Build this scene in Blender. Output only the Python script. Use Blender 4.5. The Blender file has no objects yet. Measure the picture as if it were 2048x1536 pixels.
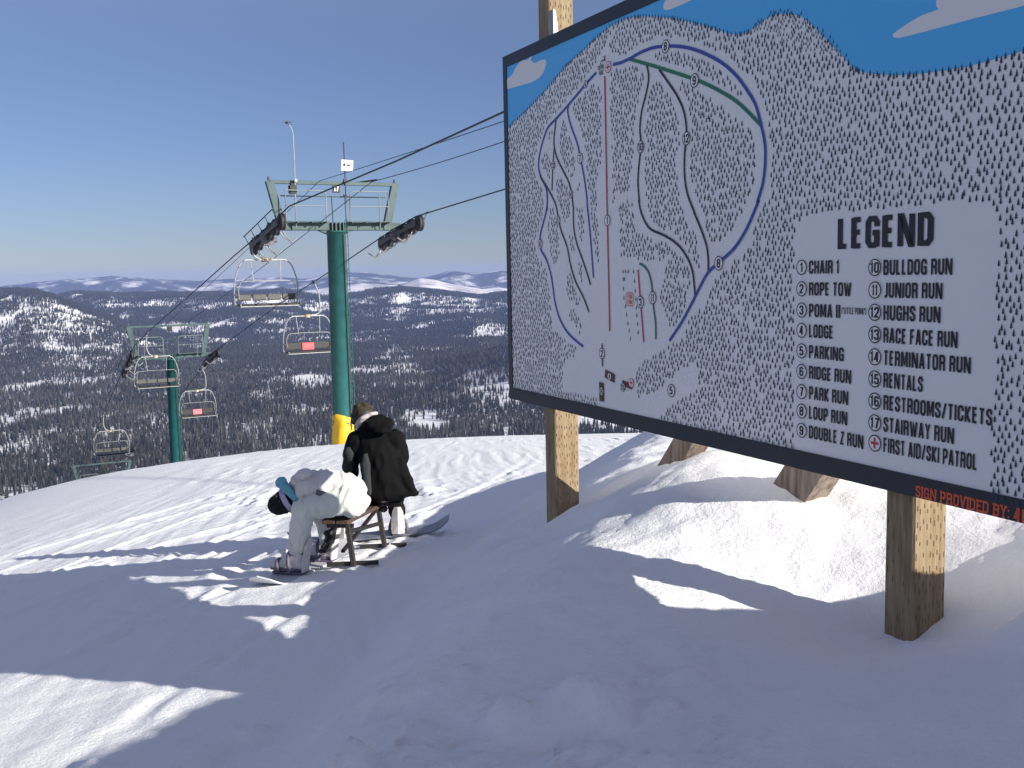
import bpy, bmesh, math, random
import numpy as np
from mathutils import Vector, Matrix, noise as mnoise

# ------------------------------------------------------------------ camera, light, sky
FPX, PITCH, ROLL = 2108.0, 0.1075, -0.0197          # focal length in photo pixels (2048 wide)
SUN_AZ, SUN_EL = math.radians(119.0), math.radians(22.0)   # azimuth clockwise from +Y
S = bpy.context.scene
COL = S.collection
cR0 = Vector((1, 0, 0)); cF = Vector((0, math.cos(PITCH), -math.sin(PITCH))); cU0 = Vector((0, math.sin(PITCH), math.cos(PITCH)))
cc, ss = math.cos(ROLL), math.sin(ROLL)
cR = cc * cR0 + ss * cU0
cU = -ss * cR0 + cc * cU0
cam_d = bpy.data.cameras.new("camera")
cam = bpy.data.objects.new("camera", cam_d)
COL.objects.link(cam)
cam.matrix_world = Matrix(((cR.x, cU.x, -cF.x, 0), (cR.y, cU.y, -cF.y, 0), (cR.z, cU.z, -cF.z, 0), (0, 0, 0, 1)))
cam_d.sensor_width = 36.0
cam_d.lens = 36.0 * FPX / 2048.0
cam_d.clip_start = 0.05
cam_d.clip_end = 60000
S.camera = cam

world = bpy.data.worlds.new("World"); S.world = world; world.use_nodes = True
wn = world.node_tree.nodes; wl = world.node_tree.links
wn.clear()
sky = wn.new("ShaderNodeTexSky"); sky.sky_type = 'NISHITA'; sky.sun_disc = False
sky.sun_elevation = SUN_EL; sky.sun_rotation = SUN_AZ
sky.altitude = 1200; sky.air_density = 1.0; sky.dust_density = 0.0; sky.ozone_density = 4.0
wmul = wn.new("ShaderNodeMix"); wmul.data_type = 'RGBA'; wmul.blend_type = 'MULTIPLY'; wmul.inputs[0].default_value = 1.0; 
stc = wn.new("ShaderNodeTexCoord"); ssp = wn.new("ShaderNodeSeparateXYZ"); wl.new(stc.outputs["Generated"], ssp.inputs[0])
srp = wn.new("ShaderNodeValToRGB"); srp.color_ramp.interpolation = 'B_SPLINE'; wl.new(ssp.outputs[2], srp.inputs[0])   # low sky darkened, unseen upper sky raised and warmed as fill; white balance
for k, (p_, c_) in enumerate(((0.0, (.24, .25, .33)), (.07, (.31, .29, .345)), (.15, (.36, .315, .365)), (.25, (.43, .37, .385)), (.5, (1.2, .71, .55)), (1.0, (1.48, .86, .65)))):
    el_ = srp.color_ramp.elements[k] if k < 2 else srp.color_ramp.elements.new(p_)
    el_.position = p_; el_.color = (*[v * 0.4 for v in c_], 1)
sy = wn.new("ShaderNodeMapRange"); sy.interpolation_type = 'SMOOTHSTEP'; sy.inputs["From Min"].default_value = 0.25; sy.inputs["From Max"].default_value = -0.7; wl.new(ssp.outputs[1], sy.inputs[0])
smx = wn.new("ShaderNodeMix"); smx.data_type = 'RGBA'; smx.inputs[6].default_value = (2.5, 2.5, 2.5, 1); smx.inputs[7].default_value = (4.4, 3.8, 3.2, 1); wl.new(sy.outputs[0], smx.inputs[0])   # unseen sky behind the viewer brightened and warmed as added fill
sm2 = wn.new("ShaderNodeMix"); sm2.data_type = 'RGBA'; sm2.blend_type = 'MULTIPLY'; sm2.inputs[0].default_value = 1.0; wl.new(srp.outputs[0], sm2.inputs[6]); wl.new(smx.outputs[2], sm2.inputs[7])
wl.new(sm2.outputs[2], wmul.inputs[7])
bgn = wn.new("ShaderNodeBackground"); bgn.inputs[1].default_value = 0.15
won = wn.new("ShaderNodeOutputWorld")
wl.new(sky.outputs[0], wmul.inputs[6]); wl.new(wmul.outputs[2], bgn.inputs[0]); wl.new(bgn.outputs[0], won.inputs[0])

sun_d = bpy.data.lights.new("sun", 'SUN'); sun_d.energy = 5.0; sun_d.angle = math.radians(0.5); sun_d.color = (1.0, 0.94, 0.84)
sun = bpy.data.objects.new("sun", sun_d); COL.objects.link(sun)
TOSUN = Vector((math.sin(SUN_AZ) * math.cos(SUN_EL), math.cos(SUN_AZ) * math.cos(SUN_EL), math.sin(SUN_EL)))
sun.rotation_euler = TOSUN.to_track_quat('Z', 'Y').to_euler()
S.view_settings.view_transform = 'Standard'; S.view_settings.look = 'None'
S.view_settings.exposure = 0.67; S.view_settings.gamma = 1.0; S.view_settings.use_curve_mapping = False
S.cycles.max_bounces = 8; S.cycles.volume_bounces = 1

# ------------------------------------------------------------------ helpers
def ray(px, py):
    x, y = px - 1024.0, py - 768.0
    return (cF * FPX + cR * x - cU * y).normalized()

def at(px, py, Y):                     # photo pixel -> point at forward distance Y
    d = ray(px, py)
    return d * (Y / d.y)

def tag(o, label=None, cat=None, group=None, kind=None):
    if label: o['label'] = label
    if cat: o['category'] = cat
    if group: o['group'] = group
    if kind: o['kind'] = kind
    return o

def empty(name, loc, rz=0.0):
    o = bpy.data.objects.new(name, None); COL.objects.link(o)
    o.location = loc; o.rotation_euler = (0, 0, rz); o.empty_display_size = 0.2
    return o

def link_mesh(name, me, mat, parent=None, world_coords=False):
    o = bpy.data.objects.new(name, me); COL.objects.link(o)
    if mat is not None:
        for m in (mat if isinstance(mat, (list, tuple)) else [mat]):
            me.materials.append(m)
    if parent is not None:
        o.parent = parent
    return o

def pydata(name, V, Fs, mat, parent=None, smooth=False):
    me = bpy.data.meshes.new(name)
    me.from_pydata([tuple(v) for v in V], [], Fs); me.update()
    if smooth:
        me.polygons.foreach_set('use_smooth', [True] * len(me.polygons))
    return link_mesh(name, me, mat, parent)

class MB:
    """collects boxes, tubes, lathes into one mesh"""
    def __init__(s):
        s.V = []; s.F = []; s.M = []; s.S = []
    def add(s, V, F, mi=0, smooth=False):
        b = len(s.V); s.V += [tuple(v) for v in V]
        for f in F:
            s.F.append(tuple(i + b for i in f)); s.M.append(mi); s.S.append(smooth)
    def hexa(s, P, mi=0):              # 8 points: bottom 4 ccw, top 4 ccw
        s.add(P, [(3, 2, 1, 0), (4, 5, 6, 7), (0, 1, 5, 4), (1, 2, 6, 5), (2, 3, 7, 6), (3, 0, 4, 7)], mi)
    def box(s, c, size, mi=0, M=None, bev=0.0):
        x, y, z = (v / 2 for v in size); c = Vector(c)
        if bev > 0:
            bm = bmesh.new(); bmesh.ops.create_cube(bm, size=1.0)
            for v in bm.verts: v.co = Vector((v.co.x * size[0], v.co.y * size[1], v.co.z * size[2]))
            bmesh.ops.bevel(bm, geom=bm.edges[:], offset=bev, segments=2, affect='EDGES', profile=0.5)
            bm.verts.index_update()
            P = [v.co.copy() for v in bm.verts]; F = [tuple(v.index for v in f.verts) for f in bm.faces]; bm.free()
        else:
            P = [Vector(p) for p in ((-x, -y, -z), (x, -y, -z), (x, y, -z), (-x, y, -z), (-x, -y, z), (x, -y, z), (x, y, z), (-x, y, z))]
            F = [(3, 2, 1, 0), (4, 5, 6, 7), (0, 1, 5, 4), (1, 2, 6, 5), (2, 3, 7, 6), (3, 0, 4, 7)]
        if M is not None: P = [M @ p for p in P]
        s.add([p + c for p in P], F, mi, bev > 0 and False)
    def bar(s, a, b, w, h, up=(0, 0, 1), mi=0, bev=0.0):     # rectangular beam from a to b
        a, b = Vector(a), Vector(b); d = (b - a); L = d.length; d.normalize()
        upv = Vector(up); side = d.cross(upv)
        if side.length < 1e-4: side = d.cross(Vector((1, 0, 0)))
        side.normalize(); u = side.cross(d).normalized()
        M = Matrix((side, d, u)).transposed()
        s.box((a + b) / 2, (w, L, h), mi, M, bev)
    def tube(s, pts, r, n=8, mi=0, cap=True, closed=False):
        pts = [Vector(p) for p in pts]; N = len(pts)
        rs = r if isinstance(r, (list, tuple)) else [r] * N
        V = []; F = []; prev = None
        for i in range(N):
            if closed: t = pts[(i + 1) % N] - pts[i - 1]
            elif i == 0: t = pts[1] - pts[0]
            elif i == N - 1: t = pts[-1] - pts[-2]
            else: t = (pts[i + 1] - pts[i]).normalized() + (pts[i] - pts[i - 1]).normalized()
            t.normalize()
            if prev is None:
                a = Vector((0, 0, 1)) if abs(t.z) < 0.9 else Vector((1, 0, 0))
                u = t.cross(a).normalized()
            else:
                u = (prev - t * prev.dot(t)).normalized()
            prev = u; v = t.cross(u)
            for k in range(n):
                an = 2 * math.pi * k / n
                V.append(pts[i] + (u * math.cos(an) + v * math.sin(an)) * rs[i])
        for i in range(N if closed else N - 1):
            j = (i + 1) % N
            for k in range(n):
                k2 = (k + 1) % n
                F.append((i * n + k, i * n + k2, j * n + k2, j * n + k))
        s.add(V, F, mi, True)
        if cap and not closed:
            s.add(V[:n], [tuple(range(n - 1, -1, -1))], mi); s.add(V[-n:], [tuple(range(n))], mi)
    def lathe(s, base, axis, prof, n=16, mi=0, smooth=True):   # prof: (distance along axis, radius)
        axis = Vector(axis).normalized(); a = Vector((0, 0, 1)) if abs(axis.z) < 0.9 else Vector((1, 0, 0))
        u = axis.cross(a).normalized(); v = axis.cross(u); base = Vector(base); V = []; F = []
        for (h, r) in prof:
            for k in range(n):
                an = 2 * math.pi * k / n
                V.append(base + axis * h + (u * math.cos(an) + v * math.sin(an)) * r)
        for i in range(len(prof) - 1):
            for k in range(n):
                k2 = (k + 1) % n
                F.append((i * n + k, i * n + k2, (i + 1) * n + k2, (i + 1) * n + k))
        s.add(V, F, mi, smooth)
        s.add(V[:n], [tuple(range(n - 1, -1, -1))], mi); s.add(V[-n:], [tuple(range(n))], mi)
    def build(s, name, mat, parent=None):
        me = bpy.data.meshes.new(name); me.from_pydata(s.V, [], s.F); me.update()
        me.polygons.foreach_set('material_index', s.M); me.polygons.foreach_set('use_smooth', s.S)
        bm = bmesh.new(); bm.from_mesh(me); bmesh.ops.recalc_face_normals(bm, faces=bm.faces[:]); bm.to_mesh(me); bm.free()
        return link_mesh(name, me, mat, parent)

def arc(c, r, a0, a1, n, u, v):
    c, u, v = Vector(c), Vector(u), Vector(v)
    return [c + u * (r * math.cos(a0 + (a1 - a0) * i / n)) + v * (r * math.sin(a0 + (a1 - a0) * i / n)) for i in range(n + 1)]

def catmull(P, k=6):
    P = [Vector(p) for p in P]; out = []
    for i in range(len(P) - 1):
        p0 = P[max(i - 1, 0)]; p1 = P[i]; p2 = P[i + 1]; p3 = P[min(i + 2, len(P) - 1)]
        for j in range(k):
            t = j / k
            out.append(0.5 * ((2 * p1) + (p2 - p0) * t + (2 * p0 - 5 * p1 + 4 * p2 - p3) * t * t + (3 * p1 - p0 - 3 * p2 + p3) * t ** 3))
    out.append(P[-1]); return out

# 2-D value noise, vectorised
def vnoise(x, y, seed=0):
    x = np.asarray(x, float); y = np.asarray(y, float)
    xi = np.floor(x).astype(np.int64); yi = np.floor(y).astype(np.int64)
    fx = x - xi; fy = y - yi; fx = fx * fx * fx * (fx * (fx * 6 - 15) + 10); fy = fy * fy * fy * (fy * (fy * 6 - 15) + 10)
    def h(a, b):
        n = (a * 374761393 + b * 668265263 + seed * 1442695041) & 0xFFFFFFFF
        n = ((n ^ (n >> 13)) * 1274126177) & 0xFFFFFFFF
        n = (n ^ (n >> 16)) & 0xFFFFFF
        return n / float(0xFFFFFF)
    a = h(xi, yi); b = h(xi + 1, yi); c = h(xi, yi + 1); d = h(xi + 1, yi + 1)
    return (a * (1 - fx) + b * fx) * (1 - fy) + (c * (1 - fx) + d * fx) * fy
def fbm(x, y, oct=4, seed=0, gain=0.5):
    s = 0; a = 1; t = 0
    for o in range(oct):
        s = s + a * vnoise(x * 2 ** o + 17.3 * o, y * 2 ** o - 9.1 * o, seed + o); t += a; a *= gain
    return s / t
def sstep(a, b, x):
    t = np.clip((x - a) / (b - a), 0, 1); return t * t * (3 - 2 * t)

# ------------------------------------------------------------------ materials
def mat(name, col, rough=0.6, metal=0.0, spec=0.5, var=0.0, vscale=8.0, bump=0.0, bscale=30.0, stretch=(1, 1, 1), sheen=0.0, col2=None, detail=4):
    m = bpy.data.materials.new(name); m.use_nodes = True
    nt = m.node_tree; N = nt.nodes; L = nt.links
    b = N["Principled BSDF"]
    b.inputs["Base Color"].default_value = (*col, 1); b.inputs["Roughness"].default_value = rough
    b.inputs["Metallic"].default_value = metal; b.inputs["Specular IOR Level"].default_value = spec
    if sheen: b.inputs["Sheen Weight"].default_value = sheen
    if var > 0 or bump > 0:
        tc = N.new("ShaderNodeTexCoord"); mp = N.new("ShaderNodeMapping"); mp.inputs["Scale"].default_value = stretch
        L.new(tc.outputs["Object"], mp.inputs[0])
    if var > 0:
        nz = N.new("ShaderNodeTexNoise"); nz.inputs["Scale"].default_value = vscale; nz.inputs["Detail"].default_value = detail
        L.new(mp.outputs[0], nz.inputs[0])
        rp = N.new("ShaderNodeValToRGB"); c2 = col2 if col2 else tuple(max(0, c * (1 - var)) for c in col)
        rp.color_ramp.elements[0].position = 0.3; rp.color_ramp.elements[0].color = (*c2, 1)
        rp.color_ramp.elements[1].position = 0.68; rp.color_ramp.elements[1].color = (*col, 1)
        L.new(nz.outputs[0], rp.inputs[0]); L.new(rp.outputs[0], b.inputs["Base Color"])
    if bump > 0:
        nb = N.new("ShaderNodeTexNoise"); nb.inputs["Scale"].default_value = bscale; nb.inputs["Detail"].default_value = 6
        L.new(mp.outputs[0], nb.inputs[0])
        bp = N.new("ShaderNodeBump"); bp.inputs["Strength"].default_value = bump; bp.inputs["Distance"].default_value = 0.01
        L.new(nb.outputs[0], bp.inputs["Height"]); L.new(bp.outputs[0], b.inputs["Normal"])
    return m

def snow_material():
    m = bpy.data.materials.new("snow"); m.use_nodes = True
    nt = m.node_tree; N = nt.nodes; L = nt.links; b = N["Principled BSDF"]
    b.inputs["Base Color"].default_value = (0.88, 0.89, 0.91, 1); b.inputs["Roughness"].default_value = 0.75
    b.inputs["Specular IOR Level"].default_value = 0.25
    tc = N.new("ShaderNodeTexCoord")
    n1 = N.new("ShaderNodeTexNoise"); n1.inputs["Scale"].default_value = 38; n1.inputs["Detail"].default_value = 8; n1.inputs["Roughness"].default_value = 0.65
    n2 = N.new("ShaderNodeTexNoise"); n2.inputs["Scale"].default_value = 240; n2.inputs["Detail"].default_value = 3
    L.new(tc.outputs["Object"], n1.inputs[0]); L.new(tc.outputs["Object"], n2.inputs[0])
    b1 = N.new("ShaderNodeBump"); b1.inputs["Strength"].default_value = 0.6; b1.inputs["Distance"].default_value = 0.02
    b2 = N.new("ShaderNodeBump"); b2.inputs["Strength"].default_value = 0.5; b2.inputs["Distance"].default_value = 0.004
    L.new(n1.outputs[0], b1.inputs["Height"]); L.new(n2.outputs[0], b2.inputs["Height"])
    L.new(b1.outputs[0], b2.inputs["Normal"]); L.new(b2.outputs[0], b.inputs["Normal"])
    return m

M = {}
M['snow'] = snow_material()
M['teal'] = mat("teal_paint", (0.012, 0.115, 0.11), 0.45, var=0.35, vscale=3, bump=0.05)
M['tealgrey'] = mat("weathered_teal_steel", (0.04, 0.085, 0.088), 0.55, var=0.35, vscale=4)
M['steel'] = mat("galvanised_steel", (0.36, 0.37, 0.36), 0.5, metal=0.4, var=0.3, vscale=12)
M['railing'] = mat("painted_rail", (0.17, 0.20, 0.20), 0.5, metal=0.2)
M['dark'] = mat("dark_steel", (0.035, 0.035, 0.04), 0.6, var=0.3)
M['rubber'] = mat("sheave_rubber", (0.035, 0.033, 0.04), 0.7, var=0.4, vscale=10)
M['sheave'] = mat("sheave_metal", (0.13, 0.12, 0.14), 0.6, var=0.4, vscale=10)
M['cable'] = mat("steel_cable", (0.03, 0.03, 0.04), 0.6)
M['black'] = mat("black_vinyl", (0.010, 0.010, 0.011), 0.6, var=0.2)
M['seatpad'] = mat("grey_brown_seat_pad", (0.07, 0.066, 0.062), 0.6, var=0.35, vscale=9)
M['bracket'] = mat("rusty_bracket", (0.24, 0.16, 0.09), 0.7, var=0.4, vscale=20)
M['red'] = mat("red_sign", (0.75, 0.05, 0.06), 0.5)
M['pink'] = mat("faded_pink_sign", (0.78, 0.16, 0.18), 0.5)
M['white'] = mat("white_paint", (0.8, 0.8, 0.8), 0.5)
M['yellow'] = mat("yellow_vinyl_pad", (0.78, 0.47, 0.012), 0.5, var=0.18, vscale=5, bump=0.25, bscale=14)
M['wood'] = mat("treated_timber", (0.31, 0.24, 0.145), 0.8, var=0.5, vscale=6, stretch=(7, 7, 0.7), bump=0.35, bscale=14, col2=(0.19, 0.125, 0.065))
M['wood2'] = mat("weathered_timber", (0.30, 0.245, 0.205), 0.85, var=0.5, vscale=5, stretch=(6, 6, 0.8), bump=0.35, bscale=14, col2=(0.12, 0.085, 0.06))
M['slit'] = mat("incised_cuts", (0.12, 0.08, 0.045), 0.9)
M['panel'] = mat("white_sign_panel", (0.83, 0.82, 0.82), 0.45, var=0.03, vscale=3)
M['border'] = mat("navy_sign_border", (0.012, 0.016, 0.03), 0.5, var=0.3, vscale=6)
M['skyblue'] = mat("sign_sky_blue", (0.085, 0.47, 0.88), 0.5)
M['cloud'] = mat("sign_cloud", (0.80, 0.79, 0.79), 0.5)
M['treeink'] = mat("sign_tree_ink", (0.010, 0.035, 0.06), 0.5)
M['ink'] = mat("sign_black_ink", (0.010, 0.010, 0.016), 0.5)
M['inkblue'] = mat("sign_blue_line", (0.035, 0.065, 0.36), 0.5)
M['inkgreen'] = mat("sign_green_line", (0.01, 0.18, 0.09), 0.5)
M['inkred'] = mat("sign_red_line", (0.52, 0.03, 0.045), 0.5)
M['inkbrown'] = mat("sign_brown", (0.11, 0.025, 0.02), 0.5)
M['inkorange'] = mat("sign_orange", (0.75, 0.10, 0.03), 0.5)
M['jacketw'] = mat("white_jacket", (0.64, 0.61, 0.59), 0.85, bump=0.8, bscale=16, stretch=(1.4, 1, .8), sheen=0.2)
M['pantsw'] = mat("pale_mint_pants", (0.62, 0.65, 0.59), 0.85, bump=0.7, bscale=15, sheen=0.2)
M['coat'] = mat("black_coat", (0.004, 0.004, 0.0045), 0.9, spec=0.15, bump=0.35, bscale=7)
M['coatgrey'] = mat("grey_sleeve", (0.03, 0.033, 0.036), 0.9, spec=0.2, bump=0.3, bscale=9)
M['pantsb'] = mat("black_pants", (0.008, 0.008, 0.008), 0.9, spec=0.2, bump=0.3, bscale=9)
M['knit'] = mat("black_knit", (0.008, 0.008, 0.010), 0.95, bump=0.8, bscale=60)
M['camo'] = mat("olive_camo_cap", (0.045, 0.035, 0.014), 0.9, var=0.6, vscale=22, col2=(0.012, 0.013, 0.006))
M['skin'] = mat("skin", (0.52, 0.30, 0.22), 0.55)
M['collar'] = mat("pale_collar", (0.42, 0.38, 0.38), 0.9)
M['tealcloth'] = mat("teal_lining", (0.13, 0.38, 0.46), 0.85, bump=0.3, bscale=12)
M['lavender'] = mat("lavender_strap", (0.50, 0.46, 0.66), 0.7, var=0.3, vscale=60)
M['lens'] = mat("goggle_lens", (0.01, 0.01, 0.012), 0.15)
M['boot'] = mat("pale_boot", (0.62, 0.59, 0.58), 0.6, var=0.25, vscale=20)
M['bootmark'] = mat("boot_trim", (0.10, 0.09, 0.14), 0.6)
M['deckw'] = mat("pale_board_deck", (0.60, 0.62, 0.66), 0.35, var=0.25, vscale=6)
M['deckb'] = mat("grey_board_deck", (0.20, 0.21, 0.25), 0.35, var=0.5, vscale=9)
M['benchwood'] = mat("bench_wood", (0.085, 0.052, 0.036), 0.75, var=0.4, vscale=8, stretch=(8, 1, 8))
M['benchsteel'] = mat("bench_steel", (0.022, 0.02, 0.018), 0.55, var=0.3)

# ------------------------------------------------------------------ the trail map sign: its frame in space
SD = Vector((math.sin(0.4312), -math.cos(0.4312), 0))       # along the board, far end to near end
SN = Vector((-math.cos(0.4312), -math.sin(0.4312), 0))      # board front normal
SP = Vector((-0.0142, 7.7104, 0)); ZT, ZB, BW = 1.5053, -0.9347, 4.88
def brd(s, z, f=0.0): return SP + SD * s + SN * f + Vector((0, 0, z))
def px2b(px, py, f=0.0):
    d = ray(px, py); t = ((SP + SN * f).dot(SN)) / d.dot(SN); p = d * t
    return ((p - SP).dot(SD), p.z)

# ------------------------------------------------------------------ ground (snow)
def base_h(X, Y):
    Yc = np.minimum(Y, 55.0); a = np.clip(-X, 0, None); ac = np.minimum(a, 24.0)
    g = 1 - 0.75 * np.clip((Y - 11) / 17, 0, 1)
    z = -(1.6 + 0.0775 * Yc + 0.001 * Yc * np.abs(Yc)) - (0.05 * ac + 0.0076 * ac ** 2) * g - 0.000022 * np.minimum(ac, 20.0) ** 4
    return z - (Y > 55) * (Y - 55) * 0.1875 - np.maximum(a - 24, 0) * 0.5
# snow heap under the sign: control points (photo pixel, distance) -> height
def bp(s, b, z): p = brd(s, z, -b); return (p.x, p.y, z)
HEAP = [(1.0, 2.0, -1.62), (-0.2, 3.0, -1.60), (0.0, 5.6, -1.46), (-0.1, 4.2, -1.56), (0.8, 9.0, -1.58), (1.3, 10.0, -1.58), (1.25, 12.0, -1.78), (2.2, 11.0, -1.60), (3.0, 12.5, -1.85), (4.0, 10.0, -1.7), (5.0, 13.5, -2.2), (7.0, 9.0, -1.9), (8.0, 5.0, -1.6), (8.0, 12.0, -2.2), (-0.1, 8.0, -1.86)]
HEAP += [bp(0.50, 0.0, -1.99), bp(0.3, -0.3, -1.99), bp(0.62, 0.22, -1.57), bp(3.62, 0.02, -1.59), bp(3.80, 0.22, -1.46), bp(2.9, 0.45, -1.24), bp(2.1, 0.5, -1.11), bp(1.3, 0.5, -1.22), bp(0.95, 0.2, -1.40), bp(1.3, -0.5, -1.56), bp(2.06, -0.55, -1.42), bp(2.2, -1.3, -1.46),
         bp(1.5, -0.25, -1.46), bp(2.6, -0.35, -1.37), bp(3.3, -0.6, -1.47), bp(2.85, -0.75, -1.43), bp(1.0, 1.6, -1.42), bp(2.5, 1.8, -1.35), bp(3.6, 0.75, -1.20), bp(4.0, 1.2, -1.12), bp(4.9, 0.55, -0.76), bp(5.4, 0.3, -0.78), bp(5.6, 1.2, -1.08),  # off-view humps at the board's near end, raised to block low sun
         bp(4.6, 0.1, -1.28), bp(4.4, -0.6, -1.45), bp(3.2, -2.0, -1.60), bp(5.0, -1.6, -1.55), bp(2.0, 3.6, -1.5), bp(5.0, 2.5, -1.35), bp(6.2, 0.5, -1.0), bp(6.5, -2.6, -1.55)]
HP = np.array(HEAP)
def _phi(r): return np.sqrt(r * r + 0.35)
_A = _phi(np.linalg.norm(HP[:, None, :2] - HP[None, :, :2], axis=2))
_n = len(HP); _K = np.zeros((_n + 3, _n + 3)); _K[:_n, :_n] = _A - 0.03 * np.eye(_n); _K[:_n, _n] = 1; _K[:_n, _n + 1:] = HP[:, :2]; _K[_n, :_n] = 1; _K[_n + 1:, :_n] = HP[:, :2].T
_W = np.linalg.solve(_K, np.concatenate([HP[:, 2], [0, 0, 0]]))
def heap_h(X, Y):
    z = np.full(X.shape, _W[_n]) + _W[_n + 1] * X + _W[_n + 2] * Y
    for i in range(_n):
        z = z + _W[i] * _phi(np.hypot(X - HP[i, 0], Y - HP[i, 1]))
    return z
EY = np.array([-12, 0, 2, 4.3, 5.6, 7.85, 9.45, 11.6, 13.1, 14.7, 16, 18]); EX = np.array([-1.1, -1.1, -1.08, -1.0, -0.86, -0.66, -0.36, -0.02, 0.38, 0.85, 2.2, 9.0])
def ground_z(X, Y, detail=True):
    X = np.asarray(X, float); Y = np.asarray(Y, float)
    b = base_h(X, Y)
    near = sstep(120, 60, Y)
    e = np.interp(Y, EY, EX)
    d = X - e + 0.16 * (fbm(X * 0.9, Y * 0.9, 3, 5) - 0.5)
    sp = np.where(d > 0.4, d, 0.05 * np.log1p(np.exp(np.clip(d, -3, 0.4) / 0.05)))
    w = sstep(0.0, 0.5, d) * sstep(17.9, 16.5, Y)
    hp = np.clip(heap_h(np.clip(np.maximum(X, e - 0.1), -4, 9), np.clip(Y, -4, 18)), -3.0, -0.35)
    ra = 0.54 * sp; tp = np.maximum(hp - b, 0); kk = 0.10
    hh = np.clip(0.5 + 0.5 * (tp - ra) / kk, 0, 1)
    z = b + np.maximum(tp * (1 - hh) + ra * hh - kk * hh * (1 - hh), 0) * sstep(17.9, 16.5, Y)
    # unseen snow bank right of the view, added to shade the foreground
    bk = np.interp(Y, [-12, 0, 1.4, 2.0, 2.5, 2.9, 3.35, 3.9, 4.5], [0.6, 0.6, 0.3, -0.2, -0.33, -0.38, -0.52, -1.3, -99])
    z = z + sstep(1.72, 2.12, X) * np.maximum(bk - z, 0) * sstep(12, 6, X)
    if detail:
        # ski tracks on the piste
        g = (1 - w)
        u = X + 0.35 * (fbm(X * 0.22, Y * 0.22, 2, 21) - 0.5) + 0.12 * Y
        v = Y - 0.12 * X
        fade = sstep(60, 18, Y)
        z = z + g * fade * (0.022 * (fbm(u * 5.5, v * 0.35, 3, 31) - 0.5) + 0.014 * (fbm(u * 14, v * 0.8, 2, 37) - 0.5))
        u2 = X * 0.8 + Y * 0.6; v2 = -X * 0.6 + Y * 0.8
        z = z + g * fade * 0.014 * (fbm(u2 * 0.5, v2 * 7, 3, 41) - 0.5)
        lump = np.clip(fbm(X * 5, Y * 4, 4, 51) - 0.60, 0, 1) * np.clip(fbm(X * 0.7, Y * 0.5, 2, 57) - 0.40, 0, 1)
        z = z + g * fade * 0.45 * lump
        rk = np.random.default_rng(19)
        for q in range(22):                            # single tracks carved by boards and skis
            x0 = rk.uniform(-9, 1.0); sl = rk.uniform(-.10, .34); cv = rk.uniform(-.018, .022); y0 = rk.uniform(4, 9); ph = rk.uniform(0, 6)
            dx = X - (x0 + sl * (Y - y0) + cv * (Y - y0) ** 2 + 0.15 * np.sin(Y * .35 + ph)); wd = rk.uniform(.035, .075) * (1 + .03 * np.abs(Y - 6))
            seg = sstep(y0 - 2, y0, Y) * sstep(y0 + rk.uniform(5, 22), y0 + 4, Y)
            z = z + g * seg * rk.uniform(.5, 1.2) * (-0.022 * np.exp(-(dx / wd) ** 2) + 0.014 * np.exp(-((np.abs(dx) - 1.7 * wd) / wd) ** 2))
        # churned snow round the bench
        rb = np.exp(-(((X + 1.5) / 1.0) ** 2 + ((Y - 9.7) / 0.8) ** 2))
        z = z + g * rb * (0.07 * (fbm(X * 7, Y * 7, 4, 61) - 0.5) + 0.03 * (fbm(X * 20, Y * 20, 2, 63) - 0.5))
        # heap: broad drifts, fine crust, a few lumps and hollows
        z = z + w * (0.07 * (fbm(X * 1.3, Y * 1.3, 3, 71) - 0.5) + 0.040 * (fbm(X * 5, Y * 5, 4, 73) - 0.5) + 0.017 * (fbm(X * 22, Y * 26, 3, 77) - 0.5))
        for (hx, hy, hr, hd_) in ((0.38, 6.05, .11, .14), (0.30, 6.25, .16, .06), (-0.25, 3.55, .10, .06), (0.1, 3.45, .12, .07), (0.55, 3.9, .07, .05), (-0.45, 3.9, .09, .05), (0.95, 3.7, .08, .05)):
            z = z - w * hd_ * np.exp(-((X - hx) ** 2 + ((Y - hy) * .8) ** 2) / hr ** 2)
        z = z + w * sstep(4.6, 3.7, Y) * sstep(1.0, .5, X) * 0.16 * np.clip(fbm(X * 8, Y * 8, 4, 91) - 0.5, -.05, 1) * sstep(.42, .58, fbm(X * 1.6, Y * 1.6, 2, 93))
        cr = np.clip(fbm(X * 3.1, Y * 3.1, 3, 81) - 0.52, 0, 1)
        z = z + w * sstep(5.0, 3.2, Y) * 0.50 * cr * sstep(0.6, 0.2, X)
    return z
def gz(x, y): return float(ground_z(np.array([x]), np.array([y]))[0])

def axis_grid(lo, hi, a, b, step, grow):
    xs = list(np.arange(a, b + 1e-6, step)); st = step; x = b
    while x < hi: st *= grow; x += st; xs.append(x)
    st = step; x = a
    while x > lo: st *= grow; x -= st; xs.insert(0, x)
    return np.array(xs)
def grid_mesh(name, X, Y, Z, material, smooth=True):
    ny, nx = X.shape
    me = bpy.data.meshes.new(name)
    co = np.stack([X, Y, Z], -1).reshape(-1, 3)
    me.vertices.add(len(co)); me.vertices.foreach_set('co', co.ravel())
    idx = np.arange(nx * ny).reshape(ny, nx)
    q = np.stack([idx[:-1, :-1], idx[:-1, 1:], idx[1:, 1:], idx[1:, :-1]], -1).reshape(-1, 4)
    me.loops.add(q.size); me.loops.foreach_set('vertex_index', q.ravel().astype(np.int32))
    me.polygons.add(len(q)); me.polygons.foreach_set('loop_start', np.arange(0, q.size, 4, dtype=np.int32))
    me.polygons.foreach_set('use_smooth', np.ones(len(q), bool))
    me.update(calc_edges=True)
    return link_mesh(name, me, material)
xs = axis_grid(-75, 75, -5.5, 3.6, 0.033, 1.06); ys = axis_grid(-12, 125, 1.5, 13.5, 0.033, 1.045)
GX, GY = np.meshgrid(xs, ys)
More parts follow.
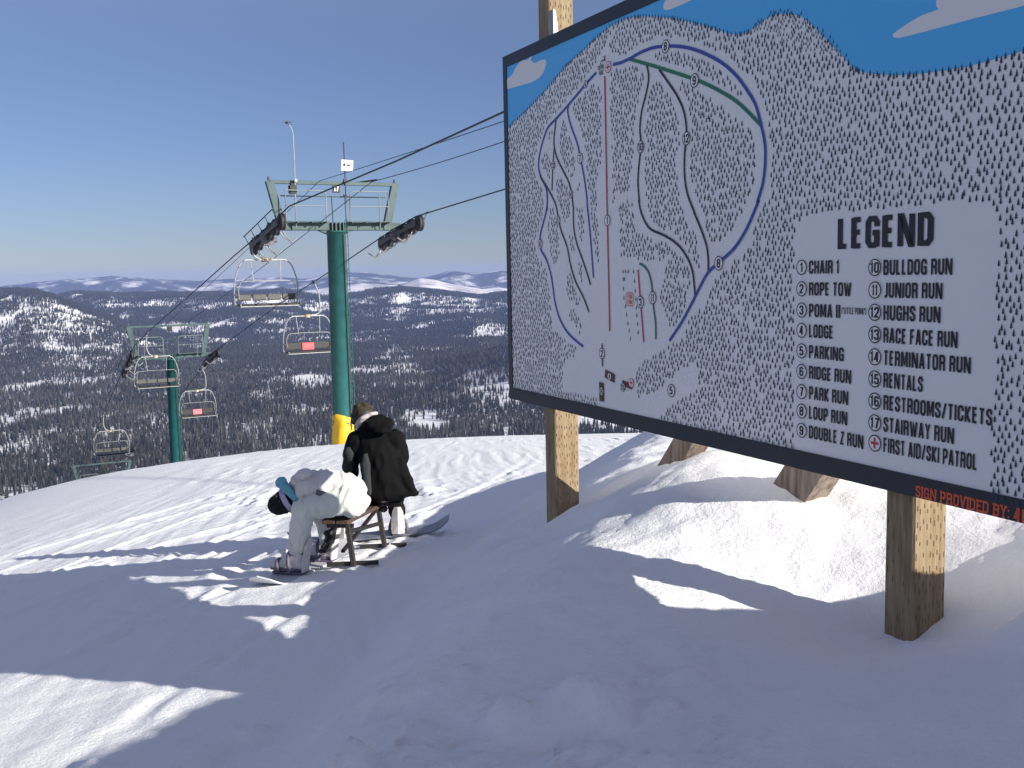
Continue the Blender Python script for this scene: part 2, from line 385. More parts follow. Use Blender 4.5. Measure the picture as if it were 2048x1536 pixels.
ground = grid_mesh("ground", GX, GY, ground_z(GX, GY), M['snow']); tag(ground, kind='structure')
# ------------------------------------------------------------------ trail map sign
sign = tag(empty("trail_map_sign", brd(BW / 2, -1.7)), "large white ski trail map board with numbered legend, on wooden posts in the snow", "sign")
def sgn(o):                                   # keep world-built meshes where they are under the sign's empty
    if o.parent == sign: o.matrix_parent_inverse = Matrix.Translation(-sign.location)
    return o
def sbox(mb, s0, s1, z0, z1, f0, f1, mi=0):   # box in board coordinates (f = forward of the face)
    P = [brd(s0, z0, f1), brd(s1, z0, f1), brd(s1, z0, f0), brd(s0, z0, f0), brd(s0, z1, f1), brd(s1, z1, f1), brd(s1, z1, f0), brd(s0, z1, f0)]
    mb.hexa(P, mi)
m = MB(); sbox(m, 0.0, BW, ZB, ZT, -0.022, 0.0); board = m.build("board", M['panel'], sign); sgn(board)
m = MB(); BL, BT, BB = 0.055, 0.075, 0.082
F0, F1 = -0.024, 0.0065
sbox(m, -0.004, BL, ZB + BB, ZT - BT, F0, F1); sbox(m, BW - BL, BW + 0.004, ZB + BB, ZT - BT, F0, F1)
sbox(m, -0.004, BW + 0.004, ZT - BT, ZT + 0.004, F0, F1); sbox(m, -0.004, BW + 0.004, ZB - 0.004, ZB + BB, F0, F1)
frame = m.build("frame", M['border'], sign); sgn(frame)

def post_geo(mb, s0, s1, b0, b1, z0, z1, seed):
    rnd = random.Random(seed)
    c = 0.008                                  # eased corners
    prof = [(s0 + c, b0), (s1 - c, b0), (s1, b0 + c), (s1, b1 - c), (s1 - c, b1), (s0 + c, b1), (s0, b1 - c), (s0, b0 + c)]
    nz = 14; V = []; Fc = []
    for k in range(nz + 1):
        z = z0 + (z1 - z0) * k / nz
        for (s, b) in prof:
            V.append(brd(s + rnd.uniform(-.001, .001), z, -(b + rnd.uniform(-.001, .001))))
    for k in range(nz):
        for i in range(8):
            j = (i + 1) % 8; Fc.append((k * 8 + i, k * 8 + j, (k + 1) * 8 + j, (k + 1) * 8 + i))
    Fc.append(tuple(range(7, -1, -1))); Fc.append(tuple(nz * 8 + i for i in range(8)))
    mb.add(V, Fc, 0)
    # incised treatment cuts on the broad side faces
    for col in range(9):
        b = b0 + 0.016 + (b1 - b0 - 0.032) * col / 8
        z = z0 + 0.05 + (0.055 if col % 2 else 0)
        while z < z1 - 0.06:
            zz = z + rnd.uniform(-.012, .012); h = rnd.uniform(.016, .030); bb = b + rnd.uniform(-.003, .003); w = 0.0015
            if rnd.random() < 0.9:
                mb.add([brd(s1 + .0022, zz, -(bb - w)), brd(s1 + .0022, zz, -(bb + w)), brd(s1 + .0022, zz + h, -(bb + w)), brd(s1 + .0022, zz + h, -(bb - w))], [(0, 1, 2, 3)], 1)
            z += 0.068
    for col in range(5):
        s = s0 + 0.02 + (s1 - s0 - 0.04) * col / 4; z = z0 + 0.06 + (0.05 if col % 2 else 0)
        while z < z1 - 0.06:
            zz = z + rnd.uniform(-.015, .015); h = rnd.uniform(.015, .03)
            if rnd.random() < 0.55:
                mb.add([brd(s - .0014, zz, -b0 + .0022), brd(s + .0014, zz, -b0 + .0022), brd(s + .0014, zz + h, -b0 + .0022), brd(s - .0014, zz + h, -b0 + .0022)], [(0, 1, 2, 3)], 1)
            z += 0.1
B0 = 0.03
def post(pxl, pxr, pxb, py, seed, top):
    s0 = px2b(pxl, py, -B0)[0]; s1 = px2b(pxr, py, -B0)[0]
    b1 = B0 + 0.184
    mb = MB(); post_geo(mb, s0, s1, B0, b1, -2.35, top, seed)
    o = mb.build("post", [M['wood'], M['slit']], sign); sgn(o); return s0, s1, b1
PL = post(1091, 1111, 1155, 940, 3, 2.3)
PR = post(1770, 1828, 1887, 1060, 4, 2.3)
# timber braces behind the board
def brace(a, b, bb, wd, dp, up, dn):
    A = Vector(px2b(*a, -bb)); Bv = Vector(px2b(*b, -bb)); d = (Bv - A).normalized(); A = A - d * dn; Bv = A + d * (up + dn)
    w = Vector((-d.y, d.x)) * wd / 2
    mb = MB()
    P = []
    for f in (-bb, -bb - dp):
        for q in (A - w, A + w, Bv + w, Bv - w): P.append(brd(q.x, q.y, f))
    mb.add(P, [(3, 2, 1, 0), (4, 5, 6, 7), (0, 1, 5, 4), (1, 2, 6, 5), (2, 3, 7, 6), (3, 0, 4, 7)])
    o = mb.build("brace", M['wood2'], sign); sgn(o)
brace((1566, 1003), (1606, 940), 0.42, 0.235, 0.14, 1.25, 0.35)
brace((1352, 905), (1374, 868), 0.50, 0.16, 0.14, 1.2, 0.3)
# steel splice bracket on the far post, above the board
m = MB()
s1 = PL[1]
P = [brd(s1 - .012, 0.9, 0.0 - B0 + .004), brd(s1 + .062, 0.9, -B0 + .004), brd(s1 + .062, 0.9, -B0 - .13), brd(s1 - .012, 0.9, -B0 - .13),
     brd(s1 - .012, ZT + .175, -B0 + .004), brd(s1 + .062, ZT + .175, -B0 + .004), brd(s1 + .062, ZT + .17, -B0 - .012), brd(s1 - .012, ZT + .17, -B0 - .012)]
P = [p + SD * 0.014 for p in P]
m.hexa(P); o = m.build("bracket", M['steel'], sign); sgn(o)
# --- printed face
def poly2(name, polys, f, material, parent=board):          # polys in board (s,z)
    V = []; Fc = []
    for P in polys:
        b = len(V); V += [brd(s, z, f) for (s, z) in P]; Fc.append(tuple(range(b, b + len(P))))
    o = pydata(name, V, Fc, material, parent); sgn(o); return o
z4 = lambda P: [(1000 + x / 3.4133, y / 3.4133) for x, y in P]
z5 = lambda P: [(1000 + x / 3.4133, 400 + y / 3.4133) for x, y in P]
z8 = lambda P: [(1560 + x / 3.84, y / 3.84) for x, y in P]
B_ = lambda P: [px2b(x, y) for x, y in P]
SKYL = z4([(45, 880), (90, 835), (150, 785), (300, 630), (450, 450), (560, 350), (650, 265), (750, 180), (850, 130), (920, 115), (1000, 110), (1150, 120), (1300, 150), (1450, 190), (1580, 235), (1640, 235), (1700, 215), (1750, 180), (1830, 120), (1900, 95), (1980, 92)]) + \
       z8([(60, 105), (150, 120), (230, 170), (330, 275), (440, 385), (560, 520), (640, 555), (750, 570), (900, 578), (1050, 570), (1250, 545), (1400, 520), (1600, 470), (1874, 390)])
skyb = B_(SKYL)
skyb[0] = (BL, skyb[0][1]); lz = skyb[-1][1]
skyb += [(4.55, lz + 0.03), (BW - BL, lz + 0.05)]
poly2("printed_sky", [skyb + [(BW - BL, ZT - BT), (BL, ZT - BT)]], 0.0012, M['skyblue'])
smc = lambda P: [(v.x, v.y) for v in catmull([Vector((a, b, 0)) for a, b in P], 3)]
cl1 = smc(B_(z4([(40, 612), (38, 552), (85, 510), (110, 460), (150, 415), (195, 405), (215, 358), (228, 352), (215, 410), (240, 430), (280, 410), (315, 410), (312, 460), (280, 520), (220, 560), (120, 590), (40, 612)])))[:-1]
cl1 = [(max(a, BL), b) for a, b in cl1]
zt = ZT - BT - .001
def clip_top(P): return [(a, min(b, zt)) for a, b in P]
cl2 = clip_top(smc(B_(z4([(1180, -60), (1135, 0), (1116, 45), (1130, 68), (1180, 58), (1310, 0), (1400, -60), (1180, -60)])))[:-1])
cl3 = clip_top(smc(B_(z8([(1240, -80), (1205, 0), (1205, 50), (1215, 75), (1100, 115), (970, 190), (880, 255), (870, 275), (890, 290), (950, 285), (1200, 220), (1500, 140), (1874, 45), (2100, -20), (2100, -80), (1240, -80)])))[:-1])
poly2("printed_cloud", [cl1], 0.0020, M['cloud']); poly2("printed_cloud", [cl2], 0.0020, M['cloud']); poly2("printed_cloud", [cl3], 0.0020, M['cloud'])

def inside(P, x, y):
    n = len(P); c = False; j = n - 1
    for i in range(n):
        if (P[i][1] > y) != (P[j][1] > y) and x < (P[j][0] - P[i][0]) * (y - P[i][1]) / (P[j][1] - P[i][1]) + P[i][0]: c = not c
        j = i
    return c
FOREST = []
sk = SKYL
FOREST.append(sk[:9] + z4([(745, 250), (700, 330), (690, 370), (640, 450), (560, 560), (450, 690), (370, 780), (300, 880), (255, 1000), (235, 1130), (250, 1220), (290, 1310), (298, 1420), (280, 1530)]) +
    z5([(290, 40), (262, 200), (240, 310), (270, 400), (320, 490), (340, 600), (350, 760), (360, 880), (430, 950), (520, 1010), (510, 1060), (430, 1110), (430, 1290), (480, 1310), (660, 1350), (668, 1440), (90, 1320)]))
RIGHT = [(2120, 100), (2120, 1100)]
FOREST.append(sk[8:] + RIGHT + z5([(1060, 1530), (1180, 1390), (1340, 1310), (1360, 1180), (1330, 1100), (1130, 1260), (980, 1340), (945, 1340), (920, 1200), (960, 1100), (1130, 1020), (1260, 940), (1290, 800), (1400, 740), (1440, 590), (1520, 500), (1600, 420), (1710, 330), (1740, 180), (1790, 60)]) +
    z4([(1800, 1400), (1845, 1250), (1855, 1100), (1850, 980), (1830, 800), (1780, 640), (1700, 520), (1600, 420), (1480, 340), (1330, 280), (1180, 250), (1050, 260), (930, 310), (860, 375), (770, 370), (745, 300)]))
FOREST.append(z4([(1010, 370), (1050, 360), (1200, 345), (1300, 370), (1420, 430), (1520, 500), (1600, 580), (1650, 640), (1680, 690), (1560, 620), (1450, 560), (1330, 500), (1180, 440), (1080, 400)]))
FOREST.append(z4([(750, 500), (790, 450), (870, 430), (940, 470), (985, 520), (960, 620), (930, 740), (915, 860), (915, 1050), (895, 1180), (880, 1310), (810, 1310), (770, 1300), (765, 1050), (755, 700)]))
FOREST.append(z4([(765, 1300), (790, 1300), (785, 1400), (770, 1400)]))
FOREST.append(z4([(815, 1375), (890, 1375)]) + z5([(905, 0), (915, 190), (1000, 250), (1130, 300), (1200, 350), (1290, 460), (1310, 560), (1290, 640), (1250, 760), (1220, 860), (1150, 860), (1090, 640), (1130, 520), (1130, 420), (1000, 410), (830, 380), (815, 100)]))
FOREST.append(z4([(1030, 510), (1100, 580), (1170, 680), (1220, 800), (1235, 900), (1235, 980), (1215, 1100), (1210, 1250), (1235, 1380), (1280, 1500)]) + z5([(1280, 150), (1340, 260), (1370, 380), (1365, 510), (1325, 450), (1300, 380), (1240, 290), (1130, 210), (1050, 160), (1010, 60)]) + z4([(1010, 1420), (995, 1280), (990, 1130), (1005, 1000), (985, 880), (1010, 760), (1020, 640)]))
FOREST.append(z4([(1210, 560), (1300, 570), (1400, 650), (1520, 740), (1640, 830), (1710, 890), (1745, 990), (1755, 1150), (1740, 1270), (1690, 1370), (1640, 1470)]) + z5([(1670, 20), (1640, 100), (1590, 190), (1540, 270), (1490, 300), (1440, 280), (1410, 180), (1380, 60)]) + z4([(1380, 1430), (1320, 1290), (1295, 1150), (1310, 1000), (1310, 850), (1280, 720)]))
FOREST.append(z4([(510, 700), (600, 620), (640, 570), (680, 590), (695, 650), (695, 800), (690, 950), (700, 1030), (680, 1150), (650, 1250), (660, 1350), (665, 1535)]) + z5([(675, 0), (675, 420), (655, 420), (640, 250), (620, 50)]) + z4([(610, 1400), (595, 1150), (580, 1000), (555, 900), (530, 820), (500, 760)]))
FOREST += [z4(P) for P in ([(430, 800), (460, 830), (470, 930), (500, 1000), (515, 1130), (500, 1220), (460, 1200), (420, 1060), (400, 960), (410, 880)], [(525, 1260), (550, 1220), (545, 1290), (530, 1310)],
    [(280, 1060), (330, 1050), (350, 1100), (355, 1200), (330, 1220), (290, 1140)], [(330, 880), (365, 860), (360, 900), (330, 960)])]
FOREST.append(z4([(525, 1430), (570, 1420)]) + z5([(575, 200), (555, 290), (530, 200), (525, 30)]))
FOREST.append(z4([(370, 1280), (400, 1200), (440, 1240), (480, 1300), (490, 1400)]) + z5([(490, 40), (450, 180), (420, 100)]))
FOREST += [z5(P) for P in ([(345, 50), (370, 60), (390, 130), (405, 250), (405, 400), (365, 460), (340, 320), (320, 240)], [(460, 240), (500, 220), (510, 300), (515, 400), (490, 350)], [(540, 390), (560, 440), (565, 580), (530, 480)],
    [(460, 520), (480, 500), (510, 590), (555, 680), (555, 730), (470, 680), (455, 600)], [(470, 745), (500, 750), (540, 800), (565, 910), (545, 910), (480, 810)])]
FB = [B_(P) for P in FOREST]
LEG = (px2b(1589, 650)[0], px2b(1989, 700)[0], px2b(1800, 1000)[1] + 0.01, px2b(1700, 426)[1])   # clear legend panel s0,s1,z0,z1
def in_legend(s, z):
    r = 0.09; s0, s1, z0, z1 = LEG
    if not (s0 < s < s1 and z0 < z < z1): return False
    dx = max(s0 + r - s, s - (s1 - r), 0); dz = max(z0 + r - z, z - (z1 - r), 0)
    return math.hypot(dx, dz) < r or dx == 0 or dz == 0
LEGz0 = px2b(1790, 968)[1]
LEG = (LEG[0], LEG[1], LEGz0, LEG[3])
# trail lines
T6 = z4([(660, 495), (600, 560), (470, 715), (390, 805), (330, 870), (300, 945), (275, 1040), (265, 1130), (280, 1205), (315, 1280), (325, 1360), (320, 1440)]) + z5([(325, 40), (310, 110), (285, 200), (275, 260), (278, 330), (320, 410), (350, 510), (365, 610), (380, 710), (410, 810), (460, 900), (520, 960), (570, 1000)])
T7 = z4([(470, 715), (465, 770), (490, 870), (530, 980), (550, 1080), (575, 1200), (595, 1350)]) + z5([(597, 40), (610, 150), (625, 320), (640, 530)])
TA = z4([(385, 820), (370, 960), (385, 1060), (425, 1150), (470, 1240), (490, 1320), (503, 1420)]) + z5([(503, 60), (505, 180), (525, 290), (570, 420), (600, 510), (620, 580)])
TB = z4([(372, 1010), (362, 1150), (357, 1300)])
TC = z4([(275, 1200), (330, 1290), (380, 1390)]) + z5([(400, 120), (420, 210), (460, 320), (485, 450), (520, 560), (570, 660), (610, 765)])
T8 = z4([(775, 440), (820, 430), (880, 405), (980, 350), (1080, 320), (1200, 315), (1300, 330), (1400, 365), (1520, 430), (1620, 520), (1700, 630), (1750, 720), (1785, 850), (1810, 970), (1815, 1080), (1800, 1240), (1760, 1380)]) + z5([(1770, 0), (1730, 100), (1680, 210), (1610, 320), (1540, 390), (1470, 450), (1420, 500), (1370, 590), (1310, 710), (1240, 840), (1160, 960)])
T9 = z4([(880, 402), (1000, 435), (1100, 465), (1240, 510), (1380, 560), (1520, 630), (1640, 710), (1785, 855)])
T10 = z4([(1005, 445), (1018, 530), (1000, 640), (970, 760), (958, 880), (965, 990), (950, 1140), (945, 1260), (955, 1380)]) + z5([(950, 0), (965, 80), (1000, 160), (1040, 205), (1110, 235), (1180, 275), (1240, 330), (1290, 410), (1320, 500), (1335, 650)])
T12 = z4([(1090, 475), (1150, 560), (1210, 650), (1255, 750), (1275, 860), (1272, 960), (1262, 1080), (1265, 1220), (1285, 1330), (1330, 1450)]) + z5([(1330, 90), (1380, 210), (1415, 320), (1425, 410), (1425, 480)])
T11 = z5([(955, 435), (985, 450), (1020, 500), (1040, 590), (1050, 720), (1065, 840), (1067, 950)])
T1 = z4([(718, 520), (735, 1450)]) + z5([(745, 530), (752, 895)])
T3 = z5([(945, 475), (985, 970)]); T2 = z5([(700, 980), (703, 1135)])
def ribbon(name, line, w, f, material):
    P = [Vector((a, b, 0)) for a, b in B_(line)]
    if len(P) > 2: P = catmull(P, 5)
    V = []; Fc = []
    for i, p in enumerate(P):
        t = (P[min(i + 1, len(P) - 1)] - P[max(i - 1, 0)]).normalized(); q = Vector((-t.y, t.x, 0)) * w / 2
        V += [brd(p.x - q.x, p.y - q.y, f), brd(p.x + q.x, p.y + q.y, f)]
    for i in range(len(P) - 1): Fc.append((2 * i, 2 * i + 1, 2 * i + 3, 2 * i + 2))
    o = pydata(name, V, Fc, material, board); sgn(o); return P
LINES = []
for k, (ln, w, c) in enumerate(((T6, .017, 'inkblue'), (T7, .015, 'inkblue'), (TA, .014, 'ink'), (TB, .012, 'ink'), (TC, .014, 'ink'), (T9, .019, 'inkgreen'), (T10, .014, 'ink'), (T12, .014, 'ink'), (T8, .018, 'inkblue'), (T11, .014, 'inkgreen'), (T1, .0135, 'inkred'), (T3, .0125, 'inkred'), (T2, .0125, 'ink'))):
    LINES.append(np.array([(p.x, p.y) for p in ribbon("trail_line", ln, w, 0.0036 + 0.0001 * k, M[c])]))
LA = np.concatenate([np.concatenate([a[:-1] * (1 - t) + a[1:] * t for t in (0, .33, .66)]) for a in LINES])
# rows of little printed trees
rt = random.Random(11)
TG = [(-.09, 0), (.09, 0), (.09, .14), (.5, .16), (.24, .42), (.36, .42), (.0, 1), (-.36, .42), (-.24, .42), (-.5, .16), (-.09, .14)]
tV = []; tF = []
def put_tree(s, z, h):
    b = len(tV); w = h * 0.46
    for (a, c) in TG: tV.append(brd(s + a * w, z + c * h, 0.0078 if z < ZB + BB + .002 else 0.0028))
    tF.append(tuple(range(b, b + len(TG))))
hill = B_(z4([(1700, 215), (1750, 180), (1830, 120), (1900, 95), (1980, 92)]) + z8([(60, 105), (150, 120), (230, 170), (330, 275), (440, 385), (520, 470), (300, 430), (0, 350)]) + z4([(1900, 280)]))
row = 0; z = ZB + 0.055
boxes = [(min(p[0] for p in P), max(p[0] for p in P), min(p[1] for p in P), max(p[1] for p in P)) for P in FB]
hb = (min(p[0] for p in hill), max(p[0] for p in hill), min(p[1] for p in hill), max(p[1] for p in hill))
while z < ZT - BT:
    s = BL + 0.012 + (0.016 if row % 2 else 0)
    while s < BW - BL - 0.01:
        jx = s + rt.uniform(-.007, .007); jz = z + rt.uniform(-.0085, .0085)
        step = 0.033
        if hb[0] < jx < hb[1] and hb[2] < jz < hb[3] and inside(hill, jx, jz):
            step = 0.024
            put_tree(jx, jz, .019)
            if rt.random() < .8: put_tree(jx + .011, jz + .0125, .019)
        elif rt.random() < 0.95 and not in_legend(jx, jz) and not in_legend(jx, jz + .02):
            zb = jz + .012
            for P, bx in zip(FB, boxes):
                if bx[0] < jx < bx[1] and bx[2] < zb < bx[3] and inside(P, jx, zb):
                    d = np.min((LA[:, 0] - jx) ** 2 + (LA[:, 1] - zb) ** 2)
                    if d > 0.034 ** 2: put_tree(jx, jz, .0285 + 0.002 * rt.random())
                    break
        s += step
    z += 0.0262; row += 1
P = [Vector((a, b, 0)) for a, b in skyb[:-1]]
for i in range(len(P) - 1):
    L_ = (P[i + 1] - P[i]).length; n = max(1, int(L_ / .030))
    for k in range(n):
        q = P[i].lerp(P[i + 1], k / n)
        if q.x > BL + .01: put_tree(q.x, q.y - .012, .028 if not (hb[0] < q.x < hb[1]) else .019)
for (x, y) in z5([(842, 503), (860, 503), (877, 503), (914, 503), (843, 555), (853, 553), (845, 620), (920, 567), (925, 635), (848, 683), (858, 740), (866, 797), (875, 857), (884, 907), (893, 962), (930, 690), (933, 750), (936, 803), (941, 860), (945, 918)]):
    q = px2b(x, y); put_tree(q[0], q[1], .029)
o = pydata("printed_forest", tV, tF, M['treeink'], board); sgn(o)

# --- stroke lettering, condensed poster style
def _arc4(pts): return pts
GL = {
 'A': (1.0, [[(0, -.08), (.42, 1), (.58, 1), (1, -.08)], [(.2, .24), (.8, .24)]]), 'B': (.95, [[(0, -.088), (0, 1.088)], [(0, 1), (.7, 1), (1, .9), (1, .64), (.75, .53), (0, .53)], [(.7, .53), (1, .43), (1, .1), (.75, 0), (0, 0)]]),
 'C': (.95, [[(1, .66), (1, .86), (.75, 1), (.25, 1), (0, .86), (0, .14), (.25, 0), (.75, 0), (1, .14), (1, .36)]]), 'D': (.95, [[(0, -.088), (0, 1.088)], [(0, 1), (.7, 1), (1, .86), (1, .14), (.7, 0), (0, 0)]]),
 'E': (.75, [[(0, -.088), (0, 1.088)], [(0, 1), (1, 1)], [(0, .52), (.9, .52)], [(0, 0), (1, 0)]]), 'F': (.75, [[(0, -.088), (0, 1.088)], [(0, 1), (1, 1)], [(0, .52), (.9, .52)]]),
 'G': (.95, [[(1, .7), (1, .86), (.75, 1), (.25, 1), (0, .86), (0, .14), (.25, 0), (.75, 0), (1, .1), (1, .47), (.5, .47)], [(1, .47), (1, -.06)]]), 'H': (.95, [[(0, -.08), (0, 1.08)], [(1, -.08), (1, 1.08)], [(0, .52), (1, .52)]]),
 'I': (0.0, [[(0, -.08), (0, 1.08)]]), 'J': (.7, [[(1, 1.08), (1, .14), (.75, 0), (.1, 0)]]), 'K': (.95, [[(0, -.08), (0, 1.08)], [(1, 1.08), (.2, .5), (1, -.08)]]), 'L': (.7, [[(0, 1.08), (0, 0), (1, 0)]]),
 'M': (1.3, [[(0, -.08), (0, 1), (.12, 1), (.5, .1), (.88, 1), (1, 1), (1, -.08)]]), 'N': (1.15, [[(0, -.08), (0, 1.02), (.1, 1.02), (.9, -.02), (1, -.02), (1, 1.08)]]),
 'O': (.95, [[(.25, 1), (0, .86), (0, .14), (.25, 0), (.75, 0), (1, .14), (1, .86), (.75, 1), (.25, 1)]]), 'P': (.92, [[(0, -.088), (0, 1.088)], [(0, 1), (.75, 1), (1, .88), (1, .56), (.75, .44), (0, .44)]]),
 'R': (.95, [[(0, -.088), (0, 1.088)], [(0, 1), (.75, 1), (1, .88), (1, .62), (.75, .5), (0, .5)], [(.7, .5), (.97, .4), (1, -.08)]]), 'S': (.9, [[(1, .7), (1, .87), (.75, 1), (.25, 1), (0, .87), (0, .68), (1, .36), (1, .13), (.75, 0), (.25, 0), (0, .13), (0, .3)]]),
 'T': (.9, [[(.5, -.08), (.5, 1)], [(-.05, 1), (1.05, 1)]]), 'U': (.95, [[(0, 1.08), (0, .14), (.25, 0), (.75, 0), (1, .14), (1, 1.08)]]), 'V': (1.0, [[(0, 1.08), (.45, 0), (.55, 0), (1, 1.08)]]),
 'W': (1.6, [[(0, 1.08), (.22, 0), (.28, 0), (.5, .95), (.72, 0), (.78, 0), (1, 1.08)]]), 'Y': (.95, [[(0, 1.08), (.5, .45), (1, 1.08)], [(.5, .45), (.5, -.08)]]), 'Z': (.75, [[(0, 1), (1, 1), (0, 0), (1, 0)]]),
 '0': (.85, [[(.25, 1), (0, .86), (0, .14), (.25, 0), (.75, 0), (1, .14), (1, .86), (.75, 1), (.25, 1)]]), '1': (.3, [[(-.2, .8), (1, 1), (1, -.08)]]), '2': (.85, [[(0, .72), (0, .87), (.25, 1), (.75, 1), (1, .87), (1, .6), (0, 0), (1, 0)]]),
 '3': (.85, [[(0, .75), (0, .87), (.25, 1), (.75, 1), (1, .87), (1, .64), (.75, .53), (.4, .53)], [(.75, .53), (1, .42), (1, .13), (.75, 0), (.25, 0), (0, .13), (0, .25)]]), '4': (.9, [[(1, .25), (0, .25), (.6, 1), (.72, 1), (.72, -.08)]]),
 '5': (.85, [[(.95, 1), (.1, 1), (.05, .55), (.75, .6), (1, .48), (1, .13), (.75, 0), (.25, 0), (0, .13), (0, .24)]]), '6': (.85, [[(1, .76), (1, .87), (.75, 1), (.25, 1), (0, .87), (0, .13), (.25, 0), (.75, 0), (1, .13), (1, .45), (.75, .56), (0, .5)]]),
 '7': (.8, [[(0, 1), (1, 1), (.4, -.08)]]), '8': (.85, [[(.25, .53), (0, .64), (0, .87), (.25, 1), (.75, 1), (1, .87), (1, .64), (.75, .53), (.25, .53), (0, .42), (0, .13), (.25, 0), (.75, 0), (1, .13), (1, .42), (.75, .53)]]),
 '9': (.85, [[(0, .24), (0, .13), (.25, 0), (.75, 0), (1, .13), (1, .87), (.75, 1), (.25, 1), (0, .87), (0, .55), (.25, .44), (1, .5)]]),
 '/': (.7, [[(0, -.08), (1, 1.08)]]), '(': (.2, [[(1, 1.08), (0, .8), (0, .2), (1, -.08)]]), ')': (.2, [[(0, 1.08), (1, .8), (1, .2), (0, -.08)]]), '"': (.35, [[(0, 1.08), (0, .75)], [(1, 1.08), (1, .75)]]), ':': (0.0, [[(0, .0), (0, .18)], [(0, .6), (0, .78)]]), ' ': (.35, []),
 'X': (.9, [[(0, 1.08), (1, -.08)], [(0, -.08), (1, 1.08)]])}
def stroke_poly(line, hw, hh):
    """mitred ribbon around a polyline; hw/hh = half thickness across x and y"""
    P = [Vector((a, b)) for a, b in line]; closed = (P[0] - P[-1]).length < 1e-6
    if closed: P = P[:-1]
    n = len(P); out = []
    for i in range(n):
        a = P[i - 1] if (closed or i > 0) else None; c = P[(i + 1) % n] if (closed or i < n - 1) else None
        # work in a space where thickness is isotropic
        sc = lambda v: Vector((v.x / hw, v.y / hh))
        p = sc(P[i])
        d1 = (p - sc(a)).normalized() if a is not None else None; d2 = (sc(c) - p).normalized() if c is not None else None
        if d1 is None: nn = Vector((-d2.y, d2.x))
        elif d2 is None: nn = Vector((-d1.y, d1.x))
        else:
            n1 = Vector((-d1.y, d1.x)); n2 = Vector((-d2.y, d2.x)); nn = (n1 + n2)
            if nn.length < 1e-4: nn = n1
            nn.normalize(); nn = nn / max(0.45, nn.dot(n1))
        out.append((Vector(((p.x - nn.x) * hw, (p.y - nn.y) * hh)), Vector(((p.x + nn.x) * hw, (p.y + nn.y) * hh))))
    return out, closed
def text_geo(txt, s0, s1, zb, cap, f, tw=0.10, th=0.08, gap=0.22, glyphw=0.42, slab=False, slope=0.0):
    """returns verts, faces for a string filling s0..s1, cap height cap, baseline zb"""
    x = 0; items = []
    for ch in txt:
        w = GL[ch][0] * glyphw; items.append((ch, x)); x += w + gap * 0.5 + (2 * tw if ch != ' ' else 0.06)
    tot = x - gap * 0.5; k = (s1 - s0) / tot; V = []; Fc = []; lay = 0
    for ch, x0 in items:
        gw, lines = GL[ch]; w = gw * glyphw
        lines = [[(x0 + tw + a * w, th + b * (1 - 2 * th)) for a, b in ln] for ln in lines]
        if slab and ch not in ':4':
            ex = []
            for ln in lines:
                for e in (ln[0], ln[-1]):
                    if e[1] < 2 * th or e[1] > 1 - 2 * th:
                        yy = th * .8 if e[1] < .5 else 1 - th * .8
                        ex.append([(e[0] - tw * 1.7, yy), (e[0] + tw * 1.7, yy)])
            lines += ex
        for li, ln in enumerate(lines):
            out, closed = stroke_poly(ln, tw, th); b = len(V); ff = f + 0.00012 * (li % 9)
            for (p, q) in out:
                V += [brd(s0 + p.x * k, zb + p.y * cap, ff), brd(s0 + q.x * k, zb + q.y * cap, ff)]
            n = len(out)
            for i in range(n if closed else n - 1):
                j = (i + 1) % n; Fc.append((b + 2 * i, b + 2 * i + 1, b + 2 * j + 1, b + 2 * j))
    return V, Fc
def text(txt, pxa, pxb, pyc, cap, material='ink', f=0.0040, name="lettering", **kw):
    s0, zc = px2b(pxa, pyc); s1 = px2b(pxb, pyc)[0]
    V, Fc = text_geo(txt, s0, s1, zc - cap / 2, cap, f, **kw)
    o = pydata(name, V, Fc, M[material], board); sgn(o); return o
def disc(sc, zc, r, f, n=28):
    return [brd(sc + r * math.cos(2 * math.pi * i / n), zc + r * math.sin(2 * math.pi * i / n), f) for i in range(n)]
def marker(px, py, r, num, ring='ink', dc='ink', fill='panel', rw=0.14, f=0.0056, nk=0.72):
    sc, zc = px2b(px, py); n = 28
    V = disc(sc, zc, r * 0.97, f); o = pydata("number_disc", V, [tuple(range(n))], M[fill], board); sgn(o)
    V = disc(sc, zc, r, f + .0003) + disc(sc, zc, r * (1 - rw), f + .0003)
    V2 = V; Fc = [(i, (i + 1) % n, n + (i + 1) % n, n + i) for i in range(n)]
    if num == '+':
        a, b = r * .62, r * .15
        base = len(V2)
        V2 = V2
        oc = pydata("red_cross", [brd(sc + x, zc + y, f + .0006) for x, y in ((-b, -a), (b, -a), (b, -b), (a, -b), (a, b), (b, b), (b, a), (-b, a), (-b, b), (-a, b), (-a, -b), (-b, -b))], [tuple(range(12))], M['inkred'], o); sgn(oc)
    elif num:
        w = {1: .36, 2: .62}[len(num)] * r * (1.15 if num not in ('1', '11') else .7)
        Vt, Ft = text_geo(num, sc - w, sc + w, zc - r * nk * .86, 2 * r * nk * .86, f + .0006, tw=.10, th=.085, gap=.2)
        b = len(V2); V2 = V2 + Vt; Fc = Fc + [tuple(i + b for i in q) for q in Ft]
    o2 = pydata("number", V2, Fc, M[ring], o); sgn(o2)
